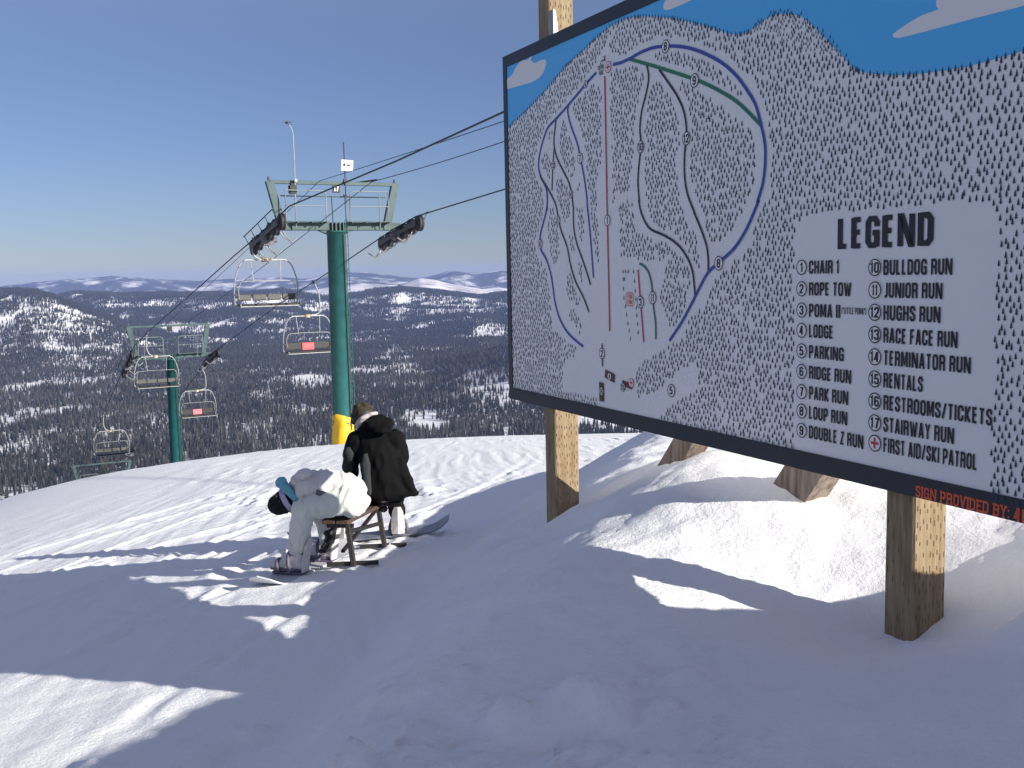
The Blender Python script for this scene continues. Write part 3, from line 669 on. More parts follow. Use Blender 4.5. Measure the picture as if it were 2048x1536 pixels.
# legend
LCOL = [("1", "CHAIR 1", 534.7, 1678.5), ("2", "ROPE TOW", 577.5, 1703.5), ("3", "POMA II", 620, 1681.5), ("4", "LODGE", 660.5, 1667.5), ("5", "PARKING", 701.5, 1688.5), ("6", "RIDGE RUN", 742.5, 1703.5), ("7", "PARK RUN", 783, 1697.5), ("8", "LOUP RUN", 822, 1695.5), ("9", "DOUBLE Z RUN", 860.5, 1728)]
RCOL = [("10", "BULLDOG RUN", 535, 1905.7), ("11", "JUNIOR RUN", 580, 1886), ("12", "HUGHS RUN", 624.5, 1882), ("13", "RACE FACE RUN", 669, 1916.5), ("14", "TERMINATOR RUN", 713.5, 1943), ("15", "RENTALS", 757.7, 1847), ("16", "RESTROOMS/TICKETS", 802, 1986.5), ("17", "STAIRWAY RUN", 845.5, 1909.5), ("+", "FIRST AID/SKI PATROL", 886, 1956.3)]
for i, (n_, t_, y_, x1) in enumerate(LCOL):
    marker(1604.8, y_, .0345, n_); zc = px2b(1604.8, y_)[1]
    s0 = px2b(1619, y_)[0]; s1 = px2b(x1, y_ + 5)[0]; V, Fc = text_geo(t_, s0, s1, zc - .0295, .059, .004); sgn(pydata("lettering", V, Fc, M['ink'], board))
for i, (n_, t_, y_, x1) in enumerate(RCOL):
    marker(1751.3, y_, .036, n_); zc = px2b(1751.3, y_)[1]
    s0 = px2b(1768, y_)[0]; s1 = px2b(x1, y_ + 8)[0]; V, Fc = text_geo(t_, s0, s1, zc - .031, .062, .004); sgn(pydata("lettering", V, Fc, M['ink'], board))
zc = px2b(1684, 621)[1]; V, Fc = text_geo('("LITTLE POMA")', px2b(1684.5, 621)[0], px2b(1733.5, 623)[0], zc - .014, .028, .004, tw=.09); sgn(pydata("lettering", V, Fc, M['ink'], board))
zt_ = px2b(1677, 437)[1]; zb_ = px2b(1677, 498.5)[1]
V, Fc = text_geo("LEGEND", px2b(1676.6, 467)[0], px2b(1868.6, 460)[0], zb_, zt_ - zb_, .004, tw=.125, th=.085, glyphw=.43, gap=.22); sgn(pydata("legend_title", V, Fc, M['ink'], board))
# sponsor line on the bottom border
zc = px2b(1835, 981)[1]; V, Fc = text_geo("SIGN PROVIDED BY:", px2b(1834, 981)[0], px2b(2022, 1022)[0], zc - .024, .046, F1 + .0012, tw=.085, th=.085, glyphw=.5, gap=.26, slab=True); sgn(pydata("sponsor_lettering", V, Fc, M['inkorange'], frame))
V, Fc = text_geo("4B", px2b(2031, 1020)[0], px2b(2062, 1028)[0], zc - .027, .052, F1 + .0012, tw=.12, th=.1, slab=False); sgn(pydata("sponsor_lettering", V, Fc, M['inkorange'], frame))
# numbers along the trails
zz4 = lambda x, y: z4([(x, y)])[0]; zz5 = lambda x, y: z5([(x, y)])[0]
for (q, r, n_) in ((zz4(1135, 317), .036, "8"), (zz4(1332, 550), .037, "9"), (zz4(588, 575), .024, "6"), (zz4(550, 1080), .034, "7"), (zz4(964, 1003), .035, "10"), (zz4(1277, 945), .036, "12"), (zz5(737, 140), .034, "1"), (zz5(402, 138), .026, "17"), (zz4(366, 1130), .028, "13"), (zz4(487, 1325), .026, "14"),
                   (zz5(278, 300), .030, "6"), (zz5(1498, 432), .037, "8"), (zz5(963, 697), .036, "3"), (zz5(1046, 667), .037, "11"), (zz5(700, 1047), .034, "2"), (zz5(1174, 1300), .036, "5")):
    marker(q[0], q[1], r, n_)
marker(*zz4(743, 458), .034, "+", ring='inkred')
# base area buildings
for k, P in enumerate(([(722, 1155), (788, 1190), (785, 1250), (718, 1210)], [(680, 1240), (712, 1250), (714, 1378), (683, 1372)], [(838, 1228), (908, 1255), (905, 1295), (838, 1265)])):
    poly2("printed_building", [B_(z5(P))], 0.0046 + .0001 * k, M['inkbrown'])
marker(*zz5(752, 1203), .024, "4"); marker(*zz5(698, 1305), .027, "16"); marker(*zz5(843, 1278), .027, "15"); marker(*zz5(900, 1248), .028, "+", ring='inkred')
# fun park badge
c = px2b(*zz5(890, 678)); w, h = .043, .040
def rr(w, h, r, f, n=5):
    out = []
    for (cx, cy, a0) in ((w - r, h - r, 0), (-w + r, h - r, 90), (-w + r, -h + r, 180), (w - r, -h + r, 270)):
        for i in range(n + 1):
            a = math.radians(a0 + 90 * i / n); out.append(brd(c[0] + cx + r * math.cos(a), c[1] + cy + r * math.sin(a), f))
    return out
A_ = rr(w, h, .02, .0056); I_ = rr(w - .005, h - .005, .016, .0056); n = len(A_)
badge = pydata("park_badge", A_ + I_, [(i, (i + 1) % n, n + (i + 1) % n, n + i) for i in range(n)], M['inkorange'], board); sgn(badge)
V, Fc = text_geo("FUN", c[0] - .022, c[0] + .022, c[1] + .003, .026, .0056); sgn(pydata("lettering", V, Fc, M['inkorange'], badge))
V, Fc = text_geo("PARK", c[0] - .025, c[0] + .025, c[1] - .028, .026, .0056); sgn(pydata("lettering", V, Fc, M['inkorange'], badge))
c = px2b(*zz4(692, 470)); V, Fc = text_geo("YOU ARE", c[0] - .037, c[0] + .037, c[1] - .004, .026, .0056); V2, F2 = text_geo("HERE", c[0] - .02, c[0] + .028, c[1] - .036, .026, .0056)
sgn(pydata("lettering", V + V2, Fc + [tuple(i + len(V) for i in q) for q in F2], M['ink'], board))
ribbon("arrow_line", z4([(690, 450), (692, 430), (700, 415), (712, 408)]), .006, .0056, M['ink'])
c = px2b(*zz4(718, 400)); V, Fc = text_geo("X", c[0] - .012, c[0] + .012, c[1] - .016, .032, .0056, tw=.07, th=.06); sgn(pydata("lettering", V, Fc, M['ink'], board))
# ------------------------------------------------------------------ chairlift
LA_ = math.radians(29.25)                         # line direction left of the view axis
LX = Vector((math.cos(LA_), math.sin(LA_), 0))    # across the line
LY = Vector((-math.sin(LA_), math.cos(LA_), 0))   # down the line, away from the camera
TW1 = at(671, 452, 36.0); GH = 2.36               # tower one, half gauge
def lift_pt(t, side, z): p = TW1 + LY * t + LX * (GH * side); return Vector((p.x, p.y, z))
def t_at(px, side):                               # where along the line a photo column meets one of the ropes
    d = ray(px, 560); k = d.x / d.y
    a = TW1 + LX * (GH * side)
    return (k * a.y - a.x) / (LY.x - k * LY.y)
def z_at(px, py, side):
    t = t_at(px, side); y = (TW1 + LY * t + LX * GH * side).y
    return t, at(px, py, y).z
# rope profiles: (photo pixel) samples along each rope
ROPEL = [z_at(x, y, -1) for x, y in ((1005, 228), (800, 322), (585, 412), (512, 478), (470, 512), (405, 568), (340, 622), (290, 664), (262, 690), (246, 718), (215, 780), (170, 868))]
ROPER = [z_at(x, y, 1) for x, y in ((1008, 380), (835, 433), (775, 468), (700, 518), (630, 562), (560, 606), (440, 690), (412, 710), (400, 722), (388, 745), (330, 812), (235, 905))]
def extend(R, t0, t1):
    R = sorted(R); a, b = R[0], R[1]; R = [(t0, a[1] + (b[1] - a[1]) / (b[0] - a[0]) * (t0 - a[0]))] + R
    a, b = R[-2], R[-1]; R.append((t1, b[1] + (b[1] - a[1]) / (b[0] - a[0]) * (t1 - b[0]))); return R
ROPEL = extend(ROPEL, -34, 92); ROPER = extend(ROPER, -34, 92)
def rope_z(R, t):
    for (a, za), (b, zb) in zip(R[:-1], R[1:]):
        if a <= t <= b: return za + (zb - za) * (t - a) / (b - a)
    return R[-1][1]
def rope(name, R, side, label):
    P = [lift_pt(t, side, z) for t, z in R]; mb = MB()
    out = [P[0]]
    for i in range(len(P) - 1):
        for k in range(1, 5): out.append(P[i].lerp(P[i + 1], k / 4))
    mb.tube(out, 0.022, 6); o = mb.build(name, M['cable']); tag(o, label, "haul rope", "moving ropes of the chairlift"); return o
rope("haul_rope", ROPEL, -1, "thick dark cable the seat-side chairs ride on, running over the left wheels of tower 17")
rope("haul_rope", ROPER, 1, "thick dark cable carrying the red-signed chairs, running over the right wheels of tower 17")
def wire(P, label, r=0.011, sag=0.25):
    mb = MB(); out = []
    for a, b in zip(P[:-1], P[1:]):
        for k in range(12):
            q = a.lerp(b, k / 12); q = q - Vector((0, 0, sag * 4 * (k / 12) * (1 - k / 12))); out.append(q)
    out.append(P[-1]); mb.tube(out, r, 5); o = mb.build("signal_wire", M['cable']); tag(o, label, "wire", "thin signal wires above the chairlift"); return o

def sheave_train(parent, side, slope, n=6, near=-1.75, far=1.75):
    """wheels under the rope, frame beams, walkway bar and rope catchers; local tower coordinates"""
    x = GH * side; zr = lambda y: slope(y)
    root_mb = MB()
    for dx in (-0.14, 0.14):
        root_mb.bar((x + dx, near + .2, zr(near + .2) - 0.26), (x + dx, far - .2, zr(far - .2) - 0.26), 0.02, 0.12, mi=0)
    for y in np.linspace(near + .5, far - .5, 3):
        for dx in (-0.14, 0.14):
            root_mb.bar((x + dx, y - .33, zr(y - .33) - .25), (x + dx, y + .33, zr(y + .33) - .25), 0.03, 0.16, mi=0)
    root_mb.box((x, 0, zr(0) - 0.42), (0.34, 0.36, 0.32), 0)
    root_mb.tube([(x - .3 * side, 0, zr(0) - .42), (x - .02 * side, 0, zr(0) - .42)], 0.09, 10)
    tr = root_mb.build("sheave_frame", M['sheave'], parent)
    for y in np.linspace(near + .12, far - .12, n):
        w = MB(); c = Vector((x - 0.08, y, zr(y) - 0.26))
        w.lathe(c, (1, 0, 0), [(0, .05), (0, .255), (.04, .27), (.06, .235), (.10, .235), (.12, .27), (.16, .255), (.16, .05)], 18)
        w.lathe(c + Vector((-.05, 0, 0)), (1, 0, 0), [(0, .045), (.23, .045)], 8)
        w.build("sheave", M['rubber'], tr)
    g = MB()                                     # step rail beside the wheels
    xo = x + .30 * side
    g.tube([(xo, near, zr(near) + .12), (xo, far, zr(far) + .12)], .018, 6)
    for y in np.linspace(near + .1, far - .1, 5): g.tube([(xo, y, zr(y) + .12), (x + .1 * side, y, zr(y) - .28)], .016, 5)
    g.build("step_rail", M['tealgrey'], tr)
    for (y0, s) in ((near + .15, -1), (far - .7, 1), (0.1, 1)):
        q = MB(); z0 = zr(y0) - .3
        q.tube([(x + .05 * side, y0, z0), (x - .1 * side, y0 + .1, z0 - .33), (x - .42 * side, y0 + .28, z0 - .58), (x - .62 * side, y0 + .42, z0 - .42)], .025, 6)
        q.tube([(x + .05 * side, y0 + .45, z0 - .05), (x - .18 * side, y0 + .45, z0 - .40), (x - .42 * side, y0 + .28, z0 - .58)], .02, 6)
        q.build("rope_catcher", M['steel'], tr)

def tower(t, zbase, ztop, slopeL, slopeR, label, first=True, rad=(0.34, 0.30), frame_h=1.42):
    p = TW1 + LY * t
    HM = M["tealgrey"]
    root = tag(empty("lift_tower", (p.x, p.y, zbase), LA_), label, "lift tower", "green chairlift towers going down the hill")
    H = ztop - zbase
    m = MB(); m.lathe((0, 0, -.6), (0, 0, 1), [(0, rad[0]), (H + .6 - .22, rad[1]), (H + .6 - .22, rad[1] + .08), (H + .6 - .17, rad[1] + .08)], 24)
    pole = m.build("pole", M['teal'], root)
    m = MB(); m.tube([(rad[0] * .55, -rad[0] * .93, 0.5), (rad[1] * .55, -rad[1] * .98, H - .3)], .022, 6); m.build("conduit", M['dark'], pole)
    # ladder on the uphill right side
    m = MB(); lx, ly = 0.245, -0.27
    for dx in (0, .16): m.tube([(lx + dx * .75 + .03, ly + dx * .7, 1.0), (lx + dx * .75, ly + dx * .7, H + .2)], .015, 5)
    z = 1.1
    while z < H: m.tube([(lx + .02, ly, z), (lx + .14, ly + .11, z)], .010, 5); z += .3
    z = 1.4
    while z < H: m.tube([(.2, -.2, z), (lx + .1, ly + .02, z + .12)], .018, 5); z += 1.5
    m.build("ladder", M['teal'], root)
    # crossarm box beam with flange plates and bolts
    m = MB(); zc = H - .02
    m.box((0, 0, zc), (2 * GH - .1, .30, .26), 0, None, .012)
    m.box((0, -.156, zc + .10), (2 * GH - .14, .014, .03)); m.box((0, -.156, zc - .10), (2 * GH - .14, .014, .03))
    for x in (-1.55, -.75, .75, 1.55): m.box((x, -.165, zc), (.03, .02, .25))
    for x in (-.2, -.07, .07, .2): m.box((x, -.20, zc - .04), (.035, .10, .34))
    for s in (-1, 1): m.hexa([Vector(q) for q in ((s * .26, -.12, zc - .28), (s * .62, -.12, zc - .13), (s * .62, .12, zc - .13), (s * .26, .12, zc - .28), (s * .26, -.12, zc - .12), (s * .64, -.12, zc - .12), (s * .64, .12, zc - .12), (s * .26, .12, zc - .12))])
    m.build("crossarm", HM, root)
    # lifting frame
    zt = H + frame_h
    for s in (-1, 1):
        m = MB(); a = Vector((s * 1.88, 0, H + .08)); b = Vector((s * 2.22, 0, zt + .04)); m.bar(a, b, .26, .16, (0, 1, 0), 0, .01)
        m.box(b + Vector((0, 0, .07)), (.07, .12, .12)); m.build("frame_upright", HM, root)
    m = MB(); m.box((0, 0, zt), (4.40, .14, .115), 0, None, .01); m.build("frame_beam", HM, root)
    # work platform and hand rails
    for s in (-1, 1):
        m = MB(); x0, x1 = s * .42, s * 1.80; zr = H + .12; y = -.34
        P = [(x0, y, zr), (x0, y, zr + .86)] + arc((x0 + s * .16, y, zr + .86), .16, math.pi if s > 0 else 0, math.pi / 2, 5, (1, 0, 0), (0, 0, 1)) + [(x1, y, zr + 1.02)]
        m.tube(P, .021, 6); m.tube([(x0, y, zr + .52), (x1, y, zr + .52)], .018, 6); m.tube([(s * 1.48, y, zr - .2), (s * 1.48, y, zr + .9)], .018, 6); m.tube([(x1, y, zr - .2), (x1, y, zr + 1.02)], .018, 6)
        m.build("hand_rail", M["railing"], root)
        m = MB()
        for k in range(4): m.box((s * 1.12, -.20 - .07 * k, H + .13), (1.5, .025, .03))
        for x in (.45, .95, 1.45, 1.8): m.box((s * x, -.31, H + .10), (.04, .30, .04))
        m.build("work_platform", HM, root)
    m = MB(); m.tube([(-1.85, .05, H + .98), (1.85, .05, H + .98)], .022, 6); m.build("stay_bar", HM, root)
    m = MB()
    for x in (-.17, .30): m.tube([(x, -.25, H + .1), (x - .02, -.25, H + .98)], .02, 6)
    m.build("access_ladder", HM, root)
    sheave_train(root, -1, lambda y: slopeL(t + y) - zbase); sheave_train(root, 1, lambda y: slopeR(t + y) - zbase)
    # number plate
    m = MB(); m.box((.03, -.09, zt - .19), (.27, .02, .27), 0, None, .004); pl = m.build("number_plate", M['black'], root)
    return root, H, zt, pl
SL = lambda t: rope_z(ROPEL, t); SR = lambda t: rope_z(ROPER, t)
zb1 = gz(TW1.x, TW1.y)
tw1, H1, zt1, plate = tower(0, zb1, TW1.z, SL, SR, "nearest green lift tower, number 17, with a yellow pad round its foot", True)
def local_text(txt, x0, x1, zb, cap, y, material, parent, **kw):
    V, Fc = text_geo(txt, 0, 1, 0, 1, 0, **kw)
    P = []
    for v in V:                                   # text_geo works in board space: pull back its (s,z)
        d = Vector(v) - SP; s = d.dot(SD); z = v.z; f = d.dot(SN)
        P.append((x0 + (x1 - x0) * s, y - f, zb + cap * z))
    return pydata("lettering", P, Fc, material, parent)
def text_plain(txt, **kw): pass
local_text("17", -.05, .12, zt1 - .27, .17, -.103, M['white'], plate, tw=.10, th=.09)
# yellow padding at the foot: slightly loose wrap
m = MB(); n = 40; V = []; Fc = []
rp = random.Random(5)
hs = [-.25, .05, .3, .55, .78, .98, 1.03]
for j, h in enumerate(hs):
    for k in range(n):
        a = 2 * math.pi * k / n
        r = .365 + .018 * math.sin(3 * a + h * 2) + .012 * math.sin(7 * a - h * 5) + (.03 if j == len(hs) - 2 else 0) + .02 * math.sin(h * 6)
        hh = h + (.05 * math.sin(2 * a + .5) if j >= 4 else 0)
        if j == len(hs) - 1: r -= .05
        V.append((r * math.cos(a), r * math.sin(a), hh))
for j in range(len(hs) - 1):
    for k in range(n): Fc.append((j * n + k, j * n + (k + 1) % n, (j + 1) * n + (k + 1) % n, (j + 1) * n + k))
m.add(V, Fc, 0, True); m.build("yellow_pad", M['yellow'], tw1)
# mast with wind sensor, flood light, radio antenna
def onT1(px, py, yl=0.0):                          # photo pixel -> tower-local x,z on the plane local y = yl
    d = ray(px, py); q = TW1 + LY * yl; k = LY.dot(Vector((q.x, q.y, 0))) / LY.dot(d); p = d * k
    return (p - TW1).dot(LX), p.z - zb1
def T1P(px, py, yl=-.12): x, z = onT1(px, py, yl); return Vector((x, yl, z))
m = MB(); m.tube([T1P(591, 402), T1P(589, 330), T1P(586, 268), T1P(583, 256), T1P(578, 250)], .016, 6)
m.box(T1P(591, 361), (.09, .1, .09)); mast = m.build("sensor_mast", M['steel'], tw1)
m = MB(); c = T1P(578, 249); m.tube([c + Vector((-.10, 0, .03)), c + Vector((.02, 0, .0))], .014, 6)
for k in range(3):
    a = 2 * math.pi * k / 3 + .4; e = c + Vector((.07 * math.cos(a) - .03, .07 * math.sin(a), .07)); m.tube([c + Vector((-.03, 0, .07)), e], .006, 5); m.lathe(e, (math.sin(a), -math.cos(a), 0), [(0, .008), (.02, .030), (.045, .034)], 10)
m.tube([c + Vector((-.03, 0, .0)), c + Vector((-.03, 0, .08))], .012, 6)
e = c + Vector((-.16, 0, .05)); m.add([e + Vector((-.07, 0, .05)), e + Vector((.05, 0, -.02)), e + Vector((.05, .004, .03)), e + Vector((-.07, .004, .09))], [(0, 1, 2, 3)], 0)
m.build("wind_sensor", M['dark'], mast)
m = MB(); c = T1P(585, 378, -.2); m.box(c, (.24, .2, .24), 0, None, .02); m.box(c + Vector((0, 0, .14)), (.14, .14, .08), 0, None, .01); m.box(c + Vector((0, -.02, -.14)), (.2, .16, .06), 0); m.tube([c + Vector((0, 0, .15)), c + Vector((0, .15, .30))], .02, 6); m.build("flood_light", M['black'], tw1)
m = MB(); m.tube([T1P(692, 408, -.1), T1P(690, 350, -.1), T1P(687, 284, -.1)], .02, 6); m.box(T1P(690, 361, -.1), (.10, .1, .1)); m.box(T1P(690, 391, -.1), (.08, .1, .08)); ant = m.build("antenna_mast", M['dark'], tw1)
m = MB(); c = T1P(694, 331, -.16); Rm = Matrix.Rotation(math.radians(-18), 3, 'Z') @ Matrix.Rotation(math.radians(4), 3, 'Y'); m.box(c, (.40, .035, .37), 0, Rm, .015); pan = m.build("antenna_panel", M['white'], ant)
m = MB(); m.box(c + Rm @ Vector((.05, -.022, .01)), (.10, .008, .05), 0, Rm); m.box(c + Rm @ Vector((-.08, -.03, .02)), (.05, .03, .08), 0, Rm); m.build("antenna_clamp", M['dark'], pan)
# tower two and three further down
t2 = 28.3; p2 = TW1 + LY * t2; z2 = at(337, 712, p2.y).z
t3 = 58.4; p3 = TW1 + LY * t3; z3 = at(190, 972, p3.y).z
tower(t2, gz(p2.x, p2.y) + .0, z2, SL, SR, "green lift tower half way down, its foot hidden by the snow crest, second from camera", False, rad=(.36, .26), frame_h=1.75)
tower(t3, min(gz(p3.x, p3.y), z3 - 7), z3, SL, SR, "farthest lift tower, only its top frame showing above the snow edge on the left", False, rad=(.36, .27), frame_h=1.9)
# thin wires above the top beam
def tloc(x, y, z, t=0): p = TW1 + LY * (t + y) + LX * x; return Vector((p.x, p.y, z))
zbm = zb1 + zt1 + .08
def wire_far(px, py, Y): return at(px, py, Y)
pa = T1P(640, 358, 0); pa = tloc(pa.x, 0, zbm); pb = T1P(742, 357, 0); pb = tloc(pb.x, 0, zbm)
wire([wire_far(1012, 236, 21.0) * 1.0 + (wire_far(1012, 236, 21.0) - pa) * .6, pa, tloc(-.2, t2, z2 + 1.8)], "thin wire reaching the top beam of tower 17 beside the sensor mast", sag=.05)
wire([wire_far(1012, 274, 27.0) + (wire_far(1012, 274, 27.0) - pb) * .6, pb, tloc(.9, t2, z2 + 1.8)], "thin wire clamped to the right half of the top beam of tower 17", .014, sag=.10)
m = MB(); m.bar(pb + Vector((-.5, 0, -.02)), pb + Vector((.22, -.1, .06)), .05, .05); m.build("wire_clamp", M['black'], tw1).matrix_parent_inverse = (Matrix.Translation(tw1.location) @ Matrix.Rotation(LA_, 4, 'Z')).inverted()

# ---- chairs
def chair_meshes():
    D = {}
    w = 1.08                                      # half width
    def frame(mb):
        r = .024
        top = [(-w - .02, 0.10, -1.42), (-w - .03, .02, -1.0), (-w + .02, 0, -.62), (-w + .16, 0, -.22), (-w + .30, 0, -.06), (-w + .48, 0, 0), (-.2, 0, 0), (.2, 0, 0)]
        P = catmull(top[:6], 4) + [Vector(top[6]), Vector(top[7])] + [Vector((-v.x, v.y, v.z)) for v in reversed(catmull(top[:6], 4))]
        mb.tube(P, r, 8)
        for s in (-1, 1):
            mb.tube(catmull([(s * (w + .02), .10, -1.42), (s * (w - .03), .06, -1.55), (s * (w - .06), -.30, -1.57), (s * (w - .04), -.48, -1.5)], 3), r, 8)
            mb.tube(catmull([(s * (w + .02), .05, -1.15), (s * (w - .0), -.20, -1.20), (s * (w - .02), -.42, -1.24)], 3), .018, 6)
        mb.tube([(-w + .05, .09, -1.55), (w - .05, .09, -1.55)], r, 6); mb.tube([(-w + .05, -.40, -1.57), (w - .05, -.40, -1.57)], r, 6)
    mb = MB(); frame(mb); D['frame'] = (mb, 'steel')
    mb = MB()                                      # restraining bar folded up
    P = [(-w + .10, -.10, -1.30), (-w + .08, -.10, -1.0), (-w + .16, -.10, -.80), (-w + .36, -.10, -.72), (w - .36, -.10, -.72), (w - .16, -.10, -.80), (w - .08, -.10, -1.0), (w - .10, -.10, -1.30)]
    mb.tube(catmull(P, 4), .014, 6)
    for s in (-1, 1): mb.tube(catmull([(s * .52, 0, -.02), (s * .50, -.04, -.3), (s * .48, -.09, -.62), (s * .46, -.10, -.72)], 3), .014, 6)
    D['safety_bar'] = (mb, 'steel')
    return D
def make_chair(side, DZ=-.72):
    """faces -Y (uphill, to the camera); side = which rope, bends the hanger outward"""
    root = empty("lift_chair", (0, 0, 0), LA_)
    D = chair_meshes()
    off = .34 * -side
    def bld(name, mb, m_): 
        mb.V = [(x + off, y, z + DZ) for x, y, z in mb.V]; return mb.build(name, M[m_], root)
    fr = bld('frame', D['frame'][0], 'steel'); bld('safety_bar', D['safety_bar'][0], 'steel')
    h = MB()
    if side < 0: P = [(0, 0, .02), (-.03, 0, -.10), (-.08, 0, DZ * .35), (-.09, 0, DZ * .62), (-.02, 0, DZ * .84), (.14, 0, DZ * .96), (off, 0, DZ)]
    else: P = [(0, 0, .02), (.02, 0, -.08), (.13, 0, -.36), (.20, 0, -.62), (.21, 0, DZ + .28), (.12, 0, DZ + .08), (off + .12, 0, DZ + .02), (off, 0, DZ)]
    h.tube(catmull(P, 5), .032, 8); hg = h.build("hanger", M['steel'], root)
    g = MB(); g.box((0, 0, 0), (.09, .36, .09), 0, None, .015); g.box((0, 0, -.06), (.07, .16, .1), 0, None, .01); g.build("grip", M['sheave'], hg)
    b = MB(); b.box((off, 0, DZ), (.26, .12, .15), 0, None, .015); b.build("bracket", M['bracket'], root)
    b = MB(); b.box((off + (.02), -.066, DZ - .01), (.09, .012, .09)); b.build("chair_number_tag", M['white'], root)
    b = MB()
    for s in (-1, 1): b.box((off + s * .43, 0, DZ + (.0)), (.58, .06, .05), 0, None, .01)
    b.build("head_beam", M['steel'], root)
    return root, off, DZ
def pads(root, off, DZ, front):
    w = 1.04
    for k in range(4):
        x = off - w + 2 * w * (k + .5) / 4
        b = MB(); b.box((x, .035, DZ - 1.27), (2 * w / 4 - .045, .07, .22), 0, Matrix.Rotation(math.radians(-8), 3, 'X'), .03); b.build("backrest_pad", M['seatpad'], root)
        b = MB(); b.box((x, -.21, DZ - 1.52), (2 * w / 4 - .03, .42, .075), 0, None, .03); b.build("seat_pad", M['black'], root)
def boards(root, off, DZ, m_, sign_m, shift=-.05):
    b = MB(); b.box((off, .02, DZ - 1.27), (2.06, .05, .30), 0, Matrix.Rotation(math.radians(-6), 3, 'X'), .015); b.build("backrest", M['black'], root)
    b = MB(); b.box((off, -.21, DZ - 1.51), (2.06, .42, .07), 0, None, .02); b.build("seat", M['black'], root)
    b = MB(); b.box((off + shift, -.045, DZ - 1.29), (.52, .018, .30), 0, Matrix.Rotation(math.radians(-6), 3, 'X'), .004); s = b.build("chair_sign", M[sign_m], root)
    b = MB()
    for r_, (x0, x1) in enumerate(((-.17, -.04), (-.02, .19), (-.19, .19), (-.15, .17))):
        zz = DZ - 1.29 + (.07, .07, .0, -.07)[r_]; b.box((off + shift + (x0 + x1) / 2, -.058, zz), (x1 - x0, .004, .025))
    b.build("sign_lettering", M['pink'] if sign_m == 'red' else M['red'], s)
GL_ = "empty chairs hanging from the lift ropes"
ch1, o1, d1 = make_chair(-1); pads(ch1, o1, d1, True); tag(ch1, "large empty four-seat lift chair hanging just below tower 17", "lift chair", GL_)
def copy_tree(o, parent=None):
    c = o.copy(); COL.objects.link(c)
    if parent is not None: c.parent = parent
    for k in list(o.children): copy_tree(k, c)
    return c
def put(ch, px, side, yaw=0.0):
    t = t_at(px, side); ch.location = lift_pt(t, side, rope_z(ROPEL if side < 0 else ROPER, t)); ch.rotation_euler = (0, 0, LA_ + yaw)
put(ch1, 513, -1)
c2, o2, d2 = make_chair(-1, -1.25); pads(c2, o2, d2, True); put(c2, 289, -1); tag(c2, "empty grey-padded chair hanging in front of the second lift tower", "lift chair", GL_)
c3 = copy_tree(c2); put(c3, 192, -1); tag(c3, "lowest empty chair, above the farthest tower's frame at left")
ch4, o4, d4 = make_chair(1, -1.45); boards(ch4, o4, d4, 'black', 'red'); put(ch4, 628, 1); tag(ch4, "empty chair with a bright red sign, partly behind the pole of tower 17", "lift chair", GL_)
c5 = copy_tree(ch4); put(c5, 394, 1); tag(c5, "empty chair with a faded pink sign, right of the second tower's pole")
for k in c5.children_recursive:
    if k.name.startswith("chair_sign"):
        k.data = k.data.copy(); k.data.materials[0] = M['pink']
# ------------------------------------------------------------------ valley, hills, far mountains
def ridge(P, Y):
    P = sorted(P); T = []; Z = []
    for (x, y) in P:
        p = at(x, y, Y); T.append(p.x / Y); Z.append(p.z)
    return np.array(T), np.array(Z), Y
RD = ridge([(-300, 585), (0, 573), (60, 568), (140, 560), (225, 553), (300, 559), (380, 565), (480, 559), (560, 557), (620, 560), (680, 548), (720, 543), (760, 547), (800, 553), (850, 555), (880, 547), (905, 540), (930, 545), (960, 550), (1000, 543), (1030, 545), (1200, 540), (1500, 545), (2100, 540)], 14000)
RC = ridge([(-300, 640), (500, 640), (700, 612), (770, 584), (800, 570), (840, 556), (870, 560), (900, 568), (960, 580), (1000, 588), (1100, 600), (2100, 600)], 10500)
RB = ridge([(-300, 600), (0, 592), (110, 598), (150, 587), (200, 590), (270, 592), (330, 589), (400, 592), (480, 590), (560, 583), (600, 590), (640, 600), (690, 598), (740, 586), (800, 578), (860, 583), (900, 590), (960, 598), (1020, 590), (1200, 585), (1500, 590), (2100, 590)], 7000)
RA = ridge([(-300, 570), (-100, 580), (0, 584), (35, 583), (75, 586), (110, 597), (160, 618), (220, 640), (300, 672), (400, 700), (700, 712), (1024, 712), (2100, 700)], 4600)
RB1 = ridge([(-300, 690), (150, 680), (250, 655), (330, 640), (400, 631), (470, 623), (540, 632), (600, 640), (660, 652), (720, 640), (800, 652), (860, 640), (930, 632), (1010, 640), (1100, 650), (2100, 660)], 5500)
RE = ridge([(-300, 800), (500, 800), (780, 790), (860, 762), (930, 735), (1000, 712), (1060, 690), (1200, 660), (1500, 640), (2100, 620)], 2900)
def valley_z(X, Y):
    t = X / Y
    fl = np.where(Y < 850, -60 - 0.326 * (Y - 110), -301.2) + 0.002 * np.maximum(Y - 2000, 0)
    fl = np.maximum(fl, -301.2 + 0.002 * np.maximum(Y - 2000, 0))
    z = fl + sstep(500, 1200, Y) * 26 * (fbm(X / 520, Y / 520, 4, 101) - 0.5)
    for (T, Z, Yi), wf, wb, nz, sc in ((RE, 620, 900, 30, 260), (RA, 1050, 1000, 70, 360), (RB1, 750, 800, 90, 380), (RB, 1500, 1700, 150, 560), (RC, 2000, 1700, 90, 900), (RD, 2500, 3000, 260, 1500)):
        top = np.interp(t, T, Z)
        d = (Y - Yi) / np.where(Y < Yi, wf, wb)
        pr = np.exp(-d * d * 1.6)
        rg = (1 - np.abs(2 * fbm(X / sc, Y / sc, 5, 111 + int(Yi)) - 1)) - 0.62
        h = fl + (top - fl) * pr + nz * rg * np.exp(-d * d * .8) * (1 - np.exp(-d * d * 9))
        z = np.maximum(z, h)
    return z
tt = np.concatenate([np.linspace(-0.80, 0.10, 460), np.linspace(0.105, 0.80, 90)])
